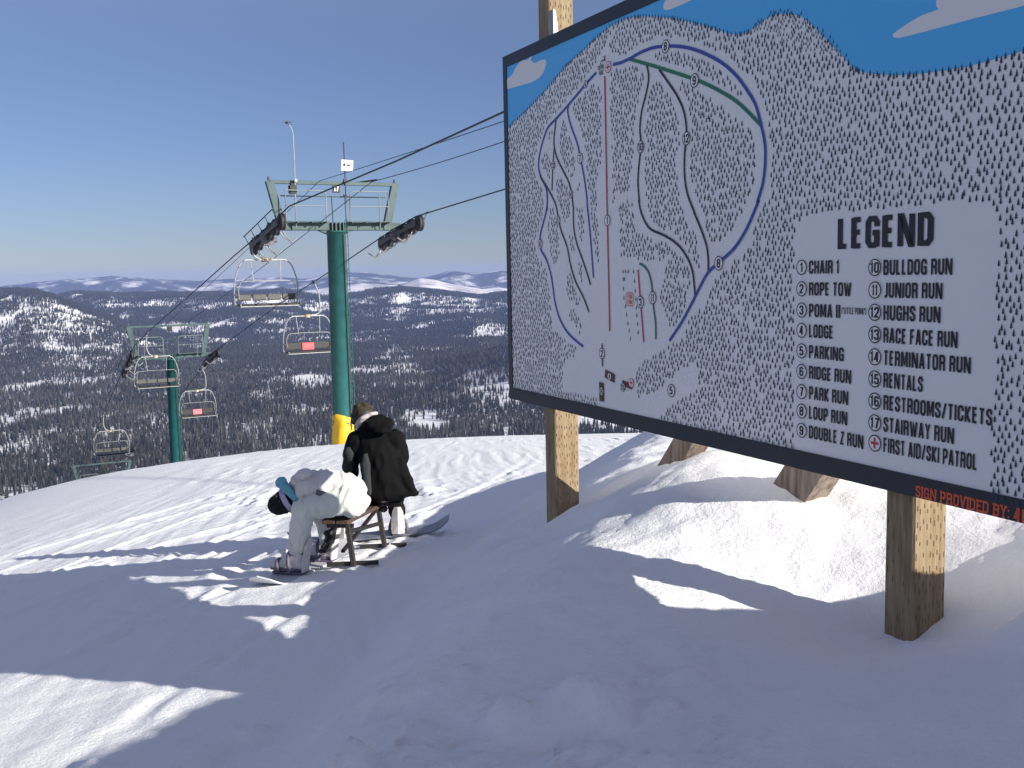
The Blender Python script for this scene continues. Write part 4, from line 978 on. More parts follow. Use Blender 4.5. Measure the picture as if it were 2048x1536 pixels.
yy = np.concatenate([np.geomspace(110, 1200, 20), np.geomspace(1230, 16000, 330)])
TT, YY = np.meshgrid(tt, yy); XX = TT * YY
vm = bpy.data.materials.new("snowy_valley"); vm.use_nodes = True
N = vm.node_tree.nodes; L = vm.node_tree.links; b = N["Principled BSDF"]; b.inputs["Roughness"].default_value = 0.9; b.inputs["Specular IOR Level"].default_value = 0.1
tc = N.new("ShaderNodeTexCoord"); sx = N.new("ShaderNodeSeparateXYZ"); L.new(tc.outputs["Object"], sx.inputs[0])
n1 = N.new("ShaderNodeTexNoise"); n1.inputs["Scale"].default_value = 0.0035; n1.inputs["Detail"].default_value = 9; n1.inputs["Roughness"].default_value = 0.62
L.new(tc.outputs["Object"], n1.inputs[0])
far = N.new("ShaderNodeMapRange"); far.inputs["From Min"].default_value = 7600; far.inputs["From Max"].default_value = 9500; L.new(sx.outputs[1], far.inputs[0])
rp = N.new("ShaderNodeValToRGB"); rp.color_ramp.elements[0].position = 0.50; rp.color_ramp.elements[0].color = (0.05, 0.055, 0.055, 1); rp.color_ramp.elements[1].position = 0.66; rp.color_ramp.elements[1].color = (0.78, 0.76, 0.77, 1)
L.new(n1.outputs[0], rp.inputs[0])
hump = N.new("ShaderNodeMath"); hump.operation = 'COMPARE'; hump.inputs[1].default_value = 10500; hump.inputs[2].default_value = 1500; L.new(sx.outputs[1], hump.inputs[0])
rp2 = N.new("ShaderNodeValToRGB"); rp2.color_ramp.elements[0].position = 0.33; rp2.color_ramp.elements[0].color = (0.16, 0.15, 0.15, 1); rp2.color_ramp.elements[1].position = 0.52; rp2.color_ramp.elements[1].color = (0.80, 0.76, 0.75, 1)
L.new(n1.outputs[0], rp2.inputs[0])
mh = N.new("ShaderNodeMix"); mh.data_type = 'RGBA'; L.new(hump.outputs[0], mh.inputs[0]); L.new(rp.outputs[0], mh.inputs[6]); L.new(rp2.outputs[0], mh.inputs[7])
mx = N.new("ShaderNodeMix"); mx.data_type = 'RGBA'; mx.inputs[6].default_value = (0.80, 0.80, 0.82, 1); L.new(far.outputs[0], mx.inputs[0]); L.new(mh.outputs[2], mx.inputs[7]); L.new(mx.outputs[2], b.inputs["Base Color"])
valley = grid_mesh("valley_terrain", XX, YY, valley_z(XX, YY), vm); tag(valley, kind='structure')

# trees
def foliage_mat(name, stops, rough=0.95):
    m = bpy.data.materials.new(name); m.use_nodes = True; N = m.node_tree.nodes; L = m.node_tree.links; b = N["Principled BSDF"]
    b.inputs["Roughness"].default_value = rough; b.inputs["Specular IOR Level"].default_value = 0.1
    oi = N.new("ShaderNodeObjectInfo"); rp = N.new("ShaderNodeValToRGB"); rp.color_ramp.interpolation = 'LINEAR'
    rp.color_ramp.elements[0].position = 0; rp.color_ramp.elements[0].color = (*stops[0], 1); rp.color_ramp.elements[1].position = 1; rp.color_ramp.elements[1].color = (*stops[-1], 1)
    for k, c in enumerate(stops[1:-1]): e = rp.color_ramp.elements.new((k + 1) / (len(stops) - 1)); e.color = (*c, 1)
    L.new(oi.outputs["Random"], rp.inputs[0]); L.new(rp.outputs[0], b.inputs["Base Color"]); return m
FM = foliage_mat("conifer_needles", [(.014, .019, .012), (.024, .028, .018), (.038, .036, .026), (.06, .05, .038)])
FM2 = foliage_mat("bare_larch_twigs", [(.05, .047, .038), (.075, .069, .056), (.10, .09, .076)])
def conifer_mesh(name, seed, slim, material, tiers=6, n=9):
    """unit-height conifer: thin trunk, tiers of ragged drooping boughs"""
    r = random.Random(seed); V = []; Fc = []
    for k in range(5): V.append((.012 * math.cos(k * 1.2566), .012 * math.sin(k * 1.2566), -.05))
    V.append((0, 0, .95)); Fc += [(k, (k + 1) % 5, 5) for k in range(5)]
    for t in range(tiers):
        z0 = .10 + .80 * t / tiers; z1 = min(1.0, z0 + .34 - .012 * t); R = slim * (1 - t / (tiers + .6)) ** .85
        b = len(V); a0 = r.random() * 6; V.append((r.uniform(-.01, .01), r.uniform(-.01, .01), z1))
        for k in range(n * 2):
            a = a0 + math.pi * k / n; rr_ = R * (r.uniform(.75, 1.2) if k % 2 == 0 else r.uniform(.35, .6)); V.append((rr_ * math.cos(a), rr_ * math.sin(a), z0 + (r.uniform(-.03, .01) if k % 2 == 0 else .05)))
        for k in range(n * 2): Fc.append((b, b + 1 + k, b + 1 + (k + 1) % (n * 2)))
    me = bpy.data.meshes.new(name); me.from_pydata(V, [], Fc); me.update(); me.materials.append(material); return me
KINDS = [conifer_mesh("conifer_a", 1, .17, FM), conifer_mesh("conifer_b", 2, .135, FM, 7), conifer_mesh("conifer_c", 3, .12, FM2, 5, 6)]
rng = np.random.default_rng(7)
def project(X, Y, Z):
    P = np.stack([X, Y, Z], -1); d = P @ np.array(cF); return 1024 + FPX * (P @ np.array(cR)) / d, 768 - FPX * (P @ np.array(cU)) / d
CLEAR = [(80, 618, 50, 12, .30), (12, 646, 22, 11, .22), (130, 659, 84, 11, .30), (60, 640, 36, 6, .5), (806, 612, 34, 16, .25), (942, 615, 80, 17, .25), (990, 662, 34, 15, .18), (870, 600, 60, 8, .3), (586, 668, 78, 14, .42), (740, 675, 56, 11, .45), (248, 598, 28, 11, .3), (205, 606, 30, 7, .35), (310, 610, 45, 7, .35), (545, 602, 76, 9, .3), (420, 612, 40, 9, .35), (640, 618, 36, 10, .3), (700, 606, 30, 8, .3), (229, 702, 22, 11, .4), (300, 690, 40, 6, .45),
         (540, 744, 54, 6, .25), (622, 756, 40, 8, .12), (770, 746, 84, 9, .45), (965, 764, 52, 24, .5), (990, 700, 40, 14, .45), (858, 852, 44, 10, .02), (846, 834, 26, 14, .4), (935, 640, 60, 7, .35), (840, 650, 40, 7, .4), (440, 650, 40, 7, .4), (350, 655, 36, 6, .4), (180, 720, 50, 5, .5), (560, 800, 50, 6, .5), (150, 790, 60, 5, .45), (60, 905, 60, 25, .55), (230, 870, 60, 14, .6), (500, 860, 60, 14, .6)]
def scatter(y0, y1, per, seed):
    r = np.random.default_rng(seed); A = 0.5 * (y1 ** 2 - y0 ** 2) * (0.53 + 0.20); n = int(A / per)
    Y = np.sqrt(r.random(n) * (y1 ** 2 - y0 ** 2) + y0 ** 2); T = r.random(n) * 0.73 - 0.53; X = T * Y
    Z = valley_z(X, Y); px, py = project(X, Y, Z)
    keep = r.random(n) < 1.0
    den = np.ones(n)
    nz = fbm(X / 210, Y / 330, 4, 201); nz2 = fbm(X / 70, Y / 120, 3, 205)
    hill = sstep(3600, 5200, Y)
    thr = 0.28 + 0.06 * hill
    den *= 0.25 + 0.75 * sstep(thr - .04, thr + .06, nz)
    den *= 0.35 + 0.65 * sstep(.30, .42, nz2)
    for (cx, cy, rx, ry, dn) in CLEAR:
        q = ((px - cx) / rx) ** 2 + ((py - cy) / ry) ** 2 + 1.4 * (nz2 - .5)
        den = np.where(q < 1, den * dn, den)
    k = r.random(n) < den
    return X[k], Y[k], Z[k], px[k], py[k]
parts = [scatter(850, 2600, 60, 1), scatter(2600, 4600, 62, 2), scatter(4600, 8300, 56, 3)]
TX = np.concatenate([p[0] for p in parts]); TY = np.concatenate([p[1] for p in parts]); TZ = np.concatenate([p[2] for p in parts]); PX = np.concatenate([p[3] for p in parts]); PY = np.concatenate([p[4] for p in parts])
n = len(TX); TS = 11 + 10 * rng.random(n) ** 0.8; TS = np.where(TY > 4600, TS * 1.2, TS)
TK = np.where(rng.random(n) < np.clip(.33 + 1.2 * (fbm(TX / 160, TY / 160, 3, 301) - .5), .05, .9) * (1 - .75 * sstep(2600, 4800, TY)), 2, np.where(rng.random(n) < .5, 0, 1))
TR = rng.random(n) * 6.283
# the 300 that show largest stand as trees of their own
crest_x = [-10, 0, 150, 300, 400, 500, 600, 700, 850, 1000, 1180]; crest_y = [1006, 1005, 970, 940, 918, 900, 890, 884, 876, 872, 868]
_, tpy = project(TX, TY, TZ + TS * .55)
vis = (PX > 0) & (PX < 1010) & (tpy < np.interp(PX, crest_x, crest_y))
cand = np.where(vis)[0]; near_i = cand[np.argsort(-(TS[cand] / TY[cand]))[:300]]
NAMES = ["spruce_tree", "fir_tree", "larch_tree"]
LBL = ["dark broad spruce in the forest just beyond the snow crest", "dark slender fir in the forest just beyond the snow crest", "grey-brown bare larch in the forest just beyond the snow crest"]
first = [None, None, None]
for i in near_i:
    k = int(TK[i])
    o = bpy.data.objects.new(NAMES[k], KINDS[k]); COL.objects.link(o); o.location = (TX[i], TY[i], TZ[i]); o.rotation_euler = (0, 0, TR[i]); o.scale = (TS[i],) * 3
    tag(o, LBL[k], "tree", ["spruces of the near forest edge", "firs of the near forest edge", "larches of the near forest edge"][k])
    if first[k] is None: first[k] = o
rest = np.ones(n, bool); rest[near_i] = False
for k in range(3):
    s = rest & (TK == k); me = bpy.data.meshes.new("forest"); c = int(s.sum())
    me.vertices.add(c); me.vertices.foreach_set('co', np.stack([TX[s], TY[s], TZ[s]], -1).ravel())
    for nm, arr in (("sc", TS[s]), ("rz", TR[s])):
        a = me.attributes.new(nm, 'FLOAT', 'POINT'); a.data.foreach_set('value', arr.astype(np.float32))
    o = bpy.data.objects.new("forest", me); COL.objects.link(o)
    tag(o, ["dense dark spruce forest covering the valley and hills", "slender fir trees filling the valley forest", "grey-brown bare larches mixed through the valley forest"][k], "forest", kind='stuff')
    ng = bpy.data.node_groups.new("forest_trees", 'GeometryNodeTree'); ng.interface.new_socket("Geometry", in_out='INPUT', socket_type='NodeSocketGeometry'); ng.interface.new_socket("Geometry", in_out='OUTPUT', socket_type='NodeSocketGeometry')
    gi = ng.nodes.new('NodeGroupInput'); go = ng.nodes.new('NodeGroupOutput'); ip = ng.nodes.new('GeometryNodeInstanceOnPoints'); oi = ng.nodes.new('GeometryNodeObjectInfo')
    oi.inputs['Object'].default_value = first[k]; oi.inputs['As Instance'].default_value = True
    na = ng.nodes.new('GeometryNodeInputNamedAttribute'); na.data_type = 'FLOAT'; na.inputs[0].default_value = "sc"
    nr = ng.nodes.new('GeometryNodeInputNamedAttribute'); nr.data_type = 'FLOAT'; nr.inputs[0].default_value = "rz"
    cx = ng.nodes.new('ShaderNodeCombineXYZ')
    ng.links.new(gi.outputs[0], ip.inputs['Points']); ng.links.new(oi.outputs['Geometry'], ip.inputs['Instance']); ng.links.new(na.outputs['Attribute'], ip.inputs['Scale']); ng.links.new(nr.outputs['Attribute'], cx.inputs[2]); ng.links.new(cx.outputs[0], ip.inputs['Rotation']); ng.links.new(ip.outputs[0], go.inputs[0])
    md = o.modifiers.new("trees", 'NODES'); md.node_group = ng
print("trees", n)
# air
m = MB(); m.box((0, 8200, -135), (27000, 16600, 420))
hz = m.build("haze", None); tag(hz, "pale blue air over the valley", "haze", kind='stuff')
hm = bpy.data.materials.new("haze"); hm.use_nodes = True; N = hm.node_tree.nodes; N.remove(N["Principled BSDF"])
pv = N.new("ShaderNodeVolumePrincipled"); pv.inputs["Color"].default_value = (0.32, 0.44, 0.84, 1); pv.inputs["Density"].default_value = 4.5e-5; pv.inputs["Anisotropy"].default_value = 0.0
hm.node_tree.links.new(pv.outputs[0], N["Material Output"].inputs["Volume"]); hz.data.materials.append(hm)
# ------------------------------------------------------------------ bench, snowboards and riders
def keep(o, parent, loc):
    o.parent = parent; o.matrix_parent_inverse = Matrix.Translation(-Vector(loc)); return o
def blob(name, chains, material, voxel=0.014, smooth=6, wr=0.0, wscale=(9, 9, 9), seed=0, sub=None):
    """closed organic surface: chains of (point, radius or (rx,ry,rz)) merged, remeshed, smoothed, wrinkled"""
    bm = bmesh.new()
    def ell(c, r):
        rx, ry, rz = (r, r, r) if not isinstance(r, (tuple, list)) else r
        bmesh.ops.create_icosphere(bm, subdivisions=2, radius=1.0, matrix=Matrix.Translation(c) @ Matrix.Diagonal((rx, ry, rz, 1)))
    for ch in chains:
        ch = [(Vector(p), r if isinstance(r, (tuple, list)) else (r, r, r)) for p, r in ch]
        if len(ch) == 1: ell(*ch[0]); continue
        for (a, ra), (b_, rb) in zip(ch[:-1], ch[1:]):
            L_ = (b_ - a).length; n = max(2, int(L_ / (0.4 * min(min(ra), min(rb)))) + 1)
            for k in range(n + 1):
                t = k / n; ell(a.lerp(b_, t), tuple(x * (1 - t) + y * t for x, y in zip(ra, rb)))
    me = bpy.data.meshes.new(name + "_tmp"); bm.to_mesh(me); bm.free()
    o = bpy.data.objects.new(name + "_tmp", me); COL.objects.link(o)
    m = o.modifiers.new("r", 'REMESH'); m.mode = 'VOXEL'; m.voxel_size = voxel
    m2 = o.modifiers.new("s", 'SMOOTH'); m2.factor = 0.5; m2.iterations = smooth
    dg = bpy.context.evaluated_depsgraph_get(); ev = o.evaluated_get(dg); out = bpy.data.meshes.new_from_object(ev)
    bpy.data.objects.remove(o); bpy.data.meshes.remove(me); out.name = name
    if wr:
        off = Vector((seed * 3.1, seed * 1.7, 0))
        for v in out.vertices:
            c = v.co; q = Vector((c.x * wscale[0], c.y * wscale[1], c.z * wscale[2])) + off
            w = 1 - 2 * abs(mnoise.noise(q)) ; w2 = mnoise.noise(q * 2.3); w3 = mnoise.noise(c * 3.0 + off)
            v.co += v.normal * wr * (1.0 * (w - .45) + .35 * w2 + .8 * w3)
    out.polygons.foreach_set('use_smooth', [True] * len(out.polygons)); out.update()
    return link_mesh(name, out, material)
def person(loc, chains, label):
    o = blob("person", chains, M['skin'], .013, 4); L_ = Vector(loc)
    for v in o.data.vertices: v.co -= L_
    o.location = L_; tag(o, label, "person"); return o
def glove_chains(w, d, up, curl=0.5, s=1.0):
    """palm at w pointing along d, thumb side along 'up' ; five fingers of different lengths"""
    d = Vector(d).normalized(); up = Vector(up); up = (up - d * up.dot(d)).normalized(); nn = d.cross(up)
    w = Vector(w); ch = [[(w, .034 * s), (w + d * .045 * s, .038 * s)]]
    for sh in (-.022, 0, .022): ch.append([(w + up * sh * s, .026 * s), (w + d * .075 * s + up * sh * s, .024 * s)])
    for k, (ofs, ln) in enumerate(((.033, .066), (.012, .078), (-.011, .072), (-.033, .056))):
        a = w + d * .085 * s + up * ofs * s; b_ = a + (d * .9 + nn * .35 * curl).normalized() * ln * .5 * s; c = b_ + (d * .35 + nn * curl * 1.6).normalized() * ln * .5 * s
        ch.append([(a, .0135 * s), (b_, .013 * s), (c, .011 * s)])
    a = w + d * .02 * s + up * .04 * s; b_ = a + (d * .6 + up * .7 + nn * .2).normalized() * .045 * s; c = b_ + (d * .8 + up * .15 + nn * .5).normalized() * .03 * s
    ch.append([(a, .016 * s), (b_, .014 * s), (c, .012 * s)])
    return ch
def head_chains(c, fwd, up, s=1.0):
    """head with brow, nose, chin, ears; c = centre"""
    f = Vector(fwd).normalized(); u = Vector(up); u = (u - f * u.dot(f)).normalized(); r_ = f.cross(u); c = Vector(c)
    P = lambda a, b_, k: c + f * a * s + u * b_ * s + r_ * k * s
    return [[(P(-.015, .03, 0), .088 * s), (P(.02, -.02, 0), .072 * s), (P(.045, -.075, 0), .046 * s)], [(P(.085, .0, 0), .014 * s), (P(.105, -.025, 0), .015 * s)],
            [(P(.07, .025, .03), .018 * s)], [(P(.07, .025, -.03), .018 * s)], [(P(-.005, -.01, .082), (.018 * s, .02 * s, .028 * s))], [(P(-.005, -.01, -.082), (.018 * s, .02 * s, .028 * s))], [(P(.075, -.06, .012), .012 * s), (P(.075, -.06, -.012), .012 * s)]]
def on_g(x, y): return Vector((x, y, gz(x, y)))

# --- bench
bA = Vector((-1.33, 8.47)); bB = Vector((-1.19, 9.38)); bdir = (bB - bA).normalized(); bn = Vector((-bdir.y, bdir.x))
zA = at(694, 1041, 8.47).z; zB = at(764, 1009, 9.40).z
def bpnt(t, o_, z): q = bA + bdir * t + bn * o_; return Vector((q.x, q.y, z))
LBn = (bB - bA).length
bench = tag(empty("bench", bpnt(LBn / 2, .12, gz(-1.3, 8.9))), "low dark metal bench with wooden seat standing in the snow under the two riders", "bench")
def bk_(o): return keep(o, bench, bench.location)
zs = lambda t: zA + (zB - zA) * t / LBn
m = MB()
for k in range(2):
    m.bar(bpnt(-.05, .115 * k + .075, zs(-.05) - .01), bpnt(LBn + .25, .115 * k + .075, zs(LBn + .25) - .01), .108, .035, (0, 0, 1), 0, .006)
bk_(m.build("seat", M['benchwood'], None))
for t, lean in ((0.0, -.05), (LBn, -.03)):
    g = gz(*(bA + bdir * t)); m = MB(); m.bar(bpnt(t + lean, -.02, g - .05), bpnt(t + .02, .05, zs(t) - .03), .042, .05, (0, 1, 0), 0, .006); bk_(m.build("leg", M['benchsteel'], None))
    m = MB(); m.bar(Vector((bpnt(t, 0, 0).x - .22, bpnt(t, 0, 0).y - .02, g + .018)), Vector((bpnt(t, 0, 0).x + .20, bpnt(t, 0, 0).y + .02, g + .020)), .04, .03); bk_(m.build("foot_bar", M['benchsteel'], None))
    m = MB(); m.bar(bpnt(t + .02, -.0, zs(t) - .05), bpnt(t + .02, .22, zs(t) - .05), .04, .03); bk_(m.build("seat_bearer", M['benchsteel'], None))
m = MB(); m.bar(bpnt(0.02, .1, zs(0) - .27), bpnt(LBn - .02, .05, zs(LBn) - .03), .03, .02); bk_(m.build("brace", M['benchsteel'], None))
m = MB(); m.bar(bpnt(0.0, .05, zs(0) - .10), bpnt(LBn, .03, zs(LBn) - .17), .03, .03); bk_(m.build("stretcher", M['benchsteel'], None))

# --- snowboards
def snowboard(c0, c1, up0, up1, deck, label, length=1.5, width=.27, feet=(), toe=None):
    """c0,c1 nose and tail on the snow"""
    c0, c1 = Vector(c0), Vector(c1); d = (c1 - c0); L_ = d.length; d.normalize(); side = d.cross(Vector((0, 0, 1))).normalized(); up = side.cross(d)
    root = tag(empty("snowboard", (c0 + c1) / 2), label, "snowboard", None)
    mb = MB(); n = 36; V = []; w2 = width / 2
    for i in range(n + 1):
        t = i / n; x = t * L_
        e = min(t, 1 - t) * L_; wd = w2 * (math.sqrt(max(0.0, 1 - ((.16 - e) / .16) ** 2)) if e < .16 else 1 - .10 * math.sin(math.pi * (t * L_ - .16) / (L_ - .32))) + .002
        lift = 0
        if e < .26: lift = (up0 if t < .5 else up1) * ((.26 - e) / .26) ** 2
        c = c0 + d * x + up * lift
        for zz in (0, .012): V += [c - side * wd + up * zz, c + side * wd + up * zz]
    F = []
    for i in range(n):
        a, b_ = 4 * i, 4 * i + 4
        F += [(a, a + 1, b_ + 1, b_), (a + 2, b_ + 2, b_ + 3, a + 3), (a, b_, b_ + 2, a + 2), (a + 1, a + 3, b_ + 3, b_ + 1)]
    F += [(0, 2, 3, 1), (4 * n, 4 * n + 1, 4 * n + 3, 4 * n + 2)]
    mb.add(V, F, 0, False); dk = mb.build("deck", M[deck], None); keep(dk, root, root.location)
    for fpos in feet:
        fp = Vector(fpos); b = MB(); tv = Vector(toe).normalized()
        b.bar(fp - tv * .14 + Vector((0, 0, -.012)), fp + tv * .14 + Vector((0, 0, -.012)), .11, .022, (0, 0, 1), 0, .006)
        bind = b.build("binding", M['bootmark'], None); keep(bind, root, root.location)
        b = MB(); hb = fp - tv * .145; s_ = tv.cross(Vector((0, 0, 1)))
        P = [hb + s_ * a + Vector((0, 0, h)) + tv * q for h, wv, bow in ((0.0, .06, .02), (.10, .065, .03), (.22, .05, .025), (.27, .03, .01)) for a, q in ((-wv, bow), (0, 0), (wv, bow))]
        P = [p - tv * .05 * ((p.z - hb.z) / .27) for p in P]; P2 = [p - tv * .012 for p in P]
        Fh = []
        for r_ in range(3):
            for k in range(2): Fh += [(r_ * 3 + k, r_ * 3 + k + 1, r_ * 3 + k + 4, r_ * 3 + k + 3), (12 + r_ * 3 + k, 12 + r_ * 3 + k + 3, 12 + r_ * 3 + k + 4, 12 + r_ * 3 + k + 1)]
        for r_ in range(3):
            for k in (0, 2): Fh.append((r_ * 3 + k, r_ * 3 + k + 3, 12 + r_ * 3 + k + 3, 12 + r_ * 3 + k))
        Fh += [(9, 10, 22, 21), (10, 11, 23, 22)]
        b.add(P + P2, Fh); h = b.build("highback", M['boot'], None); h.parent = bind
        b = MB()
        for (t0, zz) in ((.07, .085), (-.03, .16)):
            b.tube([fp + tv * t0 + s_ * (.085 * math.cos(a)) + Vector((0, 0, zz * math.sin(a) * .95)) + tv * (.03 * math.sin(a)) for a in [math.pi * k / 8 for k in range(9)]], .016, 6)
        st = b.build("strap", M['bootmark'], None); st.parent = bind
    return root
def boot(parent, ploc, foot, toe, shin_top, name="boot"):
    """foot = middle of the sole on the deck"""
    f = Vector(foot); t = Vector(toe).normalized(); s_ = t.cross(Vector((0, 0, 1))); heel = f - t * .10; tp = Vector(shin_top)
    ch = [[(heel + Vector((0, 0, .05)), (.055, .055, .05)), (f + Vector((0, 0, .045)), (.055, .055, .045)), (f + t * .13 + Vector((0, 0, .04)), (.05, .05, .04))], [(f + t * .02 + Vector((0, 0, .075)), .055), (heel + t * .02 + Vector((0, 0, .12)), .06)],
          [(heel + t * .03 + Vector((0, 0, .10)), .064), (heel + t * .03 + (tp - heel) * .35 + Vector((0, 0, .06)), .070), (heel.lerp(tp, .85) + t * .02, .072)]]
    o = blob(name, ch, M['boot'], .011, 3, .003, (14, 14, 14), 4); keep(o, parent, ploc)
    b = MB(); c = f + Vector((0, 0, .006))
    P = []; k = 18
    for zz in (0, .022):
        for i in range(k):
            a = 2 * math.pi * i / k; P.append(c + t * (.165 * math.cos(a) + .015) + s_ * (.062 * math.sin(a)) + Vector((0, 0, zz)))
    b.add(P, [tuple(range(k - 1, -1, -1)), tuple(range(k, 2 * k))] + [(i, (i + 1) % k, k + (i + 1) % k, k + i) for i in range(k)]); so = b.build("sole", M['bootmark'], None); so.parent = o
    b = MB()
    for j in range(5):
        a0 = heel + t * (.115 - .012 * j) + Vector((0, 0, .10 + .032 * j)); b.tube([a0 - s_ * .03 + t * .0, a0 + t * .012, a0 + s_ * .03 + Vector((0, 0, .012))], .006, 5)
    lc = b.build("laces", M['bootmark'], None); lc.parent = o
    return o

# --- rider in white, bent double over the board
WY = 8.58
f1 = Vector((-1.83, 8.36, 0)); f1.z = gz(f1.x, f1.y) + .055; f2 = Vector((-1.68, 8.84, 0)); f2.z = gz(f2.x, f2.y) + .05
ax = (f2 - f1).normalized()
snowboard(f1 - ax * .52 + Vector((0, 0, -.045)), f2 + ax * .50 + Vector((0, 0, -.035)), .10, .10, 'deckw', "pale snowboard strapped to the feet of the rider in white", feet=[f1, f2], toe=(-1, .25, 0))
wl = Vector((-1.65, 8.6, gz(-1.65, 8.6)))
hipN, hipF = at(697, 1000, 8.46), at(700, 996, 8.76)
kneeN, kneeF = at(606, 1018, 8.40), at(640, 1022, 8.86)
ankN = f1 + Vector((.07, .02, .17)); ankF = f2 + Vector((.09, .02, .17))
pel = at(694, 985, 8.6); mid = at(655, 975, 8.6); che = at(618, 977, 8.6); nec = at(588, 977, 8.6); hed = at(571, 1002, 8.58)
shN, shF = at(620, 978, 8.46), at(612, 970, 8.80)
elN, elF = at(640, 1030, 8.56), at(646, 1020, 8.80)
haN, haF = at(662, 1068, 8.66), at(668, 1078, 8.84)
hfw, hup = Vector((.42, 0, -.80)), Vector((-.88, 0, -.42))
W = person(wl, [[(pel, .12), (mid, .12), (che, (.12, .16, .12)), (nec, .055), (hed, .06)], [(hipN, .075), (kneeN, .055), (ankN, .045), (f1 + Vector((0, 0, .05)), .04)], [(hipF, .075), (kneeF, .055), (ankF, .045), (f2 + Vector((0, 0, .05)), .04)],
                [(che, .08), (shN, .06), (elN, .045), (haN, .035)], [(che, .08), (shF, .06), (elF, .045), (haF, .035)], [(pel, .1), (hipN, .09)], [(pel, .1), (hipF, .09)]] + head_chains(hed, hfw, hup), "person in white jacket and pale pants bent double over a snowboard on the bench")
def wk(o): return keep(o, W, wl)
wk(blob("pants", [[(pel, (.165, .19, .165))], [(hipN, .135), (hipN.lerp(kneeN, .5), .112), (kneeN + Vector((.01, 0, 0)), .098), (kneeN.lerp(ankN, .5), .090), (ankN + Vector((.0, 0, .01)), .092)], [(hipF, .135), (hipF.lerp(kneeF, .5), .112), (kneeF, .098), (kneeF.lerp(ankF, .5), .088), (ankF + Vector((0, 0, .02)), .088)], [(pel, .15), (hipN.lerp(hipF, .5), .14)], [(at(714, 1004, 8.52), (.11, .14, .10)), (at(702, 1014, 8.45), (.12, .10, .085))]], M['pantsw'], .0115, 4, .014, (15, 4, 9), 1))
jk = wk(blob("jacket", [[(pel + Vector((-.03, 0, .02)), (.165, .185, .155)), (mid, (.16, .185, .155)), (che, (.15, .205, .152)), (nec + Vector((.03, 0, .01)), (.075, .09, .075))], [(che, .12), (shN, .085), (shN.lerp(elN, .5), .08), (elN, .072), (haN.lerp(elN, .25), .058)], [(che, .12), (shF, .092), (elF, .072), (haF.lerp(elF, .25), .055)]], M['jacketw'], .0115, 3, .015, (17, 4, 5), 2))
hd = blob("hood", [[(at(610, 948, 8.50), (.06, .09, .045)), (at(598, 955, 8.66), (.06, .09, .05)), (at(592, 962, 8.55), (.05, .10, .05))]], M['jacketw'], .010, 4, .012, (12, 12, 12), 3); hd.parent = jk
m = MB(); m.box(at(641, 987, 8.385), (.075, .012, .05), 0, Matrix.Rotation(.3, 3, 'Y'), .004); pk = m.build('pocket_flap', M['bootmark'], jk)
# teal collar lining, beanie, goggle strap
wk(blob("collar", [[(at(566, 961, 8.50), (.035, .035, .03)), (at(560, 966, 8.60), (.04, .05, .045)), (at(574, 978, 8.46), (.035, .03, .04)), (at(592, 998, 8.44), (.028, .03, .03))], [(at(562, 962, 8.66), .04), (at(575, 975, 8.70), .035)]], M['tealcloth'], .008, 4, .006, (16, 16, 16), 5))
cap_c = hed + hup.normalized() * .035
wk(blob("beanie", [[(cap_c - hup.normalized() * .02, (.102, .105, .102)), (cap_c + hup.normalized() * .03, (.092, .095, .09))]], M['knit'], .008, 2, .012, (42, 42, 42), 6))
g = MB(); hf, hu = hfw.normalized(), hup.normalized(); hs_ = hf.cross(hu)
for i in range(24):
    pass
ring = [hed - hu * .028 + (hf * math.cos(a) * .104 + hs_ * math.sin(a) * .107) for a in [2 * math.pi * i / 28 for i in range(28)]]
V = []; F = []
for p in ring:
    o_ = (p - (hed - hu * .028)).normalized()
    for a, b_ in ((-.022, .0), (.022, .0), (.022, .008), (-.022, .008)): V.append(p + hu * a + o_ * b_)
for i in range(28):
    j = (i + 1) % 28
    for k in range(4): F.append((4 * i + k, 4 * i + (k + 1) % 4, 4 * j + (k + 1) % 4, 4 * j + k))
g.add(V, F, 0, False); gs = wk(g.build("goggle_strap", M['lavender'], None))
lz_ = blob("goggles", [[(hed + hf * .088 - hu * .028 - hs_ * .04, (.035, .03, .035)), (hed + hf * .10 - hu * .028, (.035, .03, .035)), (hed + hf * .088 - hu * .028 + hs_ * .04, (.035, .03, .035))]], M['lens'], .008, 3); wk(lz_)
dn = Vector((-.1, .15, -1))
for h_, e_ in ((haN, elN), (haF, elF)):
    wk(blob("glove", glove_chains(h_, Vector((-.25, .05, -.9)), (0, -1, .2), .7, 1.25), M['black'], .006, 3))
    wk(blob("glove_cuff", [[(h_.lerp(e_, .05), .05), (h_.lerp(e_, .32), .058)]], M['black'], .009, 3, .004))
boot(W, wl, f1, (-1, .25, 0), ankN + Vector((0, 0, .10)), "boot"); boot(W, wl, f2, (-1, .25, 0), ankF + Vector((0, 0, .10)), "boot")
m = MB(); c = ankN + Vector((0, 0, -.055)); m.lathe(c, (0, 0, 1), [(0, .086), (.02, .092), (.035, .088)], 20); wk(m.build("pant_hem", M['bootmark'], None))

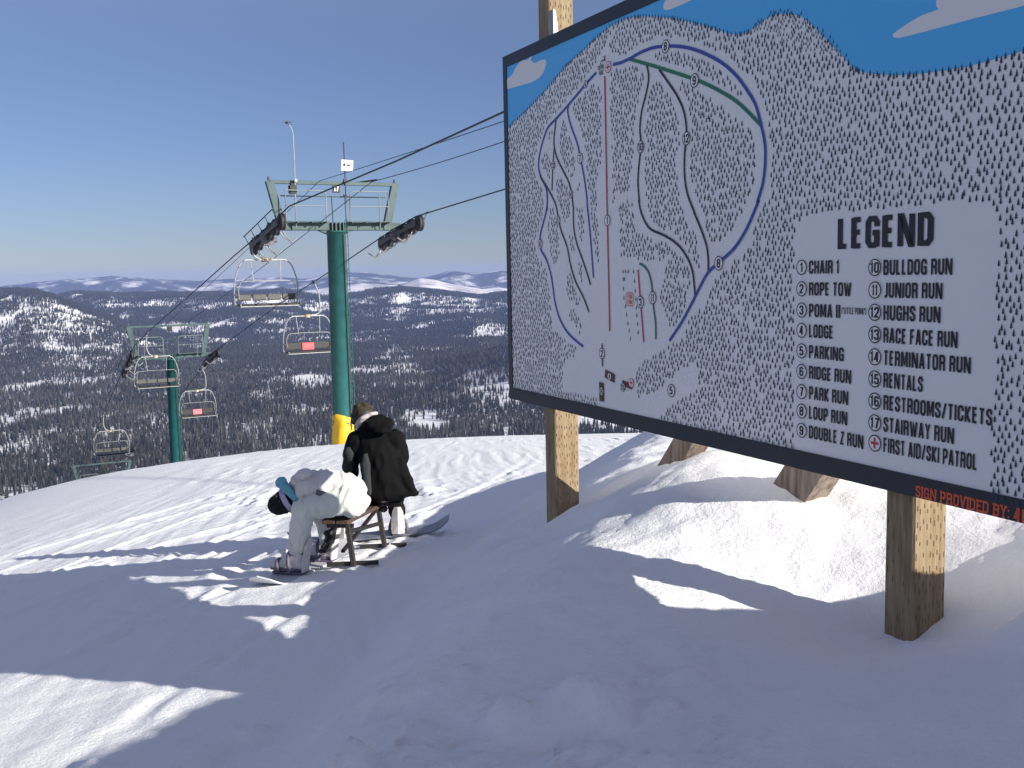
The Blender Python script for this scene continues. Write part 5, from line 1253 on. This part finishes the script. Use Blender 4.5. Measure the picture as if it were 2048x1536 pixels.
# --- rider in black, seen from behind
f3 = Vector((-1.12, 9.93, 0)); f3.z = gz(f3.x, f3.y) + .075; f4 = Vector((-1.62, 9.86, 0)); f4.z = gz(f4.x, f4.y) + .075
ax2 = (f3 - f4).normalized()
snowboard(f4 - ax2 * .54 + Vector((0, 0, -.03)), f3 + ax2 * .52 + Vector((0, 0, -.03)), .11, .13, 'deckb', "grey snowboard lying crosswise under the boots of the rider in black", feet=[f3, f4], toe=(-.1, 1, 0))
bl = Vector((-1.15, 9.35, gz(-1.15, 9.35)))
pel = at(768, 978, 9.30); mid = at(763, 930, 9.33); che = at(752, 885, 9.40); nec = at(736, 846, 9.46); hed = at(727, 833, 9.50)
hip3, hip4 = at(786, 990, 9.36), at(748, 992, 9.40)
kn3 = Vector((-1.13, 9.80, zs(LBn) + .02)); kn4 = Vector((-1.50, 9.78, zs(LBn) + .02))
an3 = f3 + Vector((0, -.06, .17)); an4 = f4 + Vector((0, -.06, .17))
sh3, sh4 = at(788, 880, 9.40), at(714, 882, 9.40)
el3, el4 = at(796, 935, 9.62), at(701, 932, 9.50)
ha3, ha4 = Vector((-1.28, 9.86, -2.12)), Vector((-1.52, 9.86, -2.14))
hfw, hup = Vector((-.72, .55, -.45)), Vector((-.28, .18, .9))
Bp = person(bl, [[(pel, .13), (mid, .12), (che, (.16, .12, .12)), (nec, .055), (hed, .06)], [(pel, .1), (hip3, .09), (kn3, .055), (an3, .045), (f3 + Vector((0, 0, .05)), .04)], [(pel, .1), (hip4, .09), (kn4, .055), (an4, .045), (f4 + Vector((0, 0, .05)), .04)],
                 [(che, .08), (sh3, .06), (el3, .045), (ha3, .035)], [(che, .08), (sh4, .06), (el4, .045), (ha4, .035)]] + head_chains(hed, hfw, hup), "person in long black coat seen from behind, sitting head bowed on the bench")
def wb(o): return keep(o, Bp, bl)
wb(blob("pants", [[(pel + Vector((0, .03, -.03)), (.15, .13, .12))], [(hip3, .11), (kn3, .088), (kn3.lerp(an3, .5), .080), (an3 + Vector((0, 0, .03)), .082)], [(hip4, .11), (kn4, .088), (kn4.lerp(an4, .5), .080), (an4 + Vector((0, 0, .03)), .082)]], M['pantsb'], .012, 4, .010, (9, 9, 12), 7))
# the coat: body, sleeves, flared skirt
hemL, hemR = at(722, 1000, 9.22), at(836, 984, 9.26)
coat = wb(blob("coat", [[(at(772, 985, 9.27), (.225, .15, .08)), (at(768, 955, 9.30), (.215, .155, .12)), (mid, (.20, .145, .13)), (che, (.185, .14, .13)), (at(745, 862, 9.42), (.14, .12, .08)), (nec, (.085, .085, .05))],
    [(sh3, .105), (at(800, 912, 9.46), .085), (el3, .075), (ha3.lerp(el3, .3), .06)], [(sh4, .105), (at(704, 910, 9.42), .088), (el4, .080), (ha4.lerp(el4, .3), .062)],
    [(at(800, 930, 9.30), .07), (at(815, 965, 9.24), (.06, .05, .05)), (at(829, 982, 9.22), (.035, .035, .028)), (at(834, 986, 9.22), (.022, .025, .02))], [(at(790, 990, 9.20), (.08, .04, .03)), (at(828, 988, 9.20), (.05, .035, .025))], [(at(730, 985, 9.25), (.09, .09, .06))]], M['coat'], .0125, 4, .012, (10, 10, 5), 8))
hd = blob("hood", [[(at(770, 852, 9.28), (.085, .05, .05)), (at(748, 850, 9.30), (.08, .06, .055)), (at(737, 850, 9.34), (.06, .06, .05))], [(at(757, 838, 9.36), (.09, .07, .04)), (at(778, 846, 9.34), (.05, .05, .045))], [(at(765, 862, 9.25), (.09, .045, .025))]], M['coat'], .010, 4, .010, (10, 10, 10), 9); hd.parent = coat
gs_ = blob("grey_side_panel", [[(at(731, 915, 9.19), (.035, .03, .05)), (at(732, 935, 9.165), (.045, .03, .05)), (at(733, 965, 9.12), (.04, .03, .06)), (at(737, 985, 9.11), (.03, .03, .04))]], M['coatgrey'], .010, 4, .008, (9, 9, 6), 10); gs_.parent = coat
gs_ = blob("sleeve_patch", [[(at(699, 905, 9.345), (.055, .05, .06)), (at(698, 932, 9.42), (.055, .05, .055))]], M['coatgrey'], .010, 4, .008, (9, 9, 6), 12); gs_.parent = coat
hf, hu = hfw.normalized(), hup.normalized(); hu = (hu - hf * hu.dot(hf)).normalized(); hs_ = hf.cross(hu)
wb(blob("cap", [[(hed + hu * .035 - hf * .015, (.102, .102, .085)), (hed + hu * .06 - hf * .02, (.092, .092, .07))], [(hed + hf * .06 + hu * .05, (.055, .055, .03)), (hed + hf * .11 + hu * .03, (.035, .035, .016))]], M['camo'], .009, 3, .010, (18, 18, 18), 11))
wb(blob("goggles", [[(hed + hf * .085 + hs_ * .045, (.035, .035, .04)), (hed + hf * .105, (.035, .035, .042)), (hed + hf * .085 - hs_ * .045, (.035, .035, .04))]], M['lens'], .008, 3))
V = []; F = []; g = MB()
for i in range(28):
    a = 2 * math.pi * i / 28; o_ = hf * math.cos(a) + hs_ * math.sin(a); p = hed + hf * math.cos(a) * .104 + hs_ * math.sin(a) * .102
    for q, r_ in ((-.018, 0), (.018, 0), (.018, .007), (-.018, .007)): V.append(p + hu * q + o_ * r_)
for i in range(28):
    j = (i + 1) % 28
    for k in range(4): F.append((4 * i + k, 4 * i + (k + 1) % 4, 4 * j + (k + 1) % 4, 4 * j + k))
g.add(V, F); wb(g.build("goggle_strap", M['black'], None))
wb(blob("collar", [[(at(716, 850, 9.40), .03), (at(726, 836, 9.36), (.035, .03, .022)), (at(742, 828, 9.38), (.035, .03, .018)), (at(752, 827, 9.44), .02)]], M['collar'], .008, 3, .004, (20, 20, 20), 13))
for h_, e_ in ((ha3, el3), (ha4, el4)):
    wb(blob("glove", glove_chains(h_, (-.05, .5, -.8), (0, .3, .2), .7, 1.25), M['black'], .006, 3))
boot(Bp, bl, f3, (-.1, 1, 0), an3 + Vector((0, 0, .10)), "boot"); boot(Bp, bl, f4, (-.1, 1, 0), an4 + Vector((0, 0, .10)), "boot")
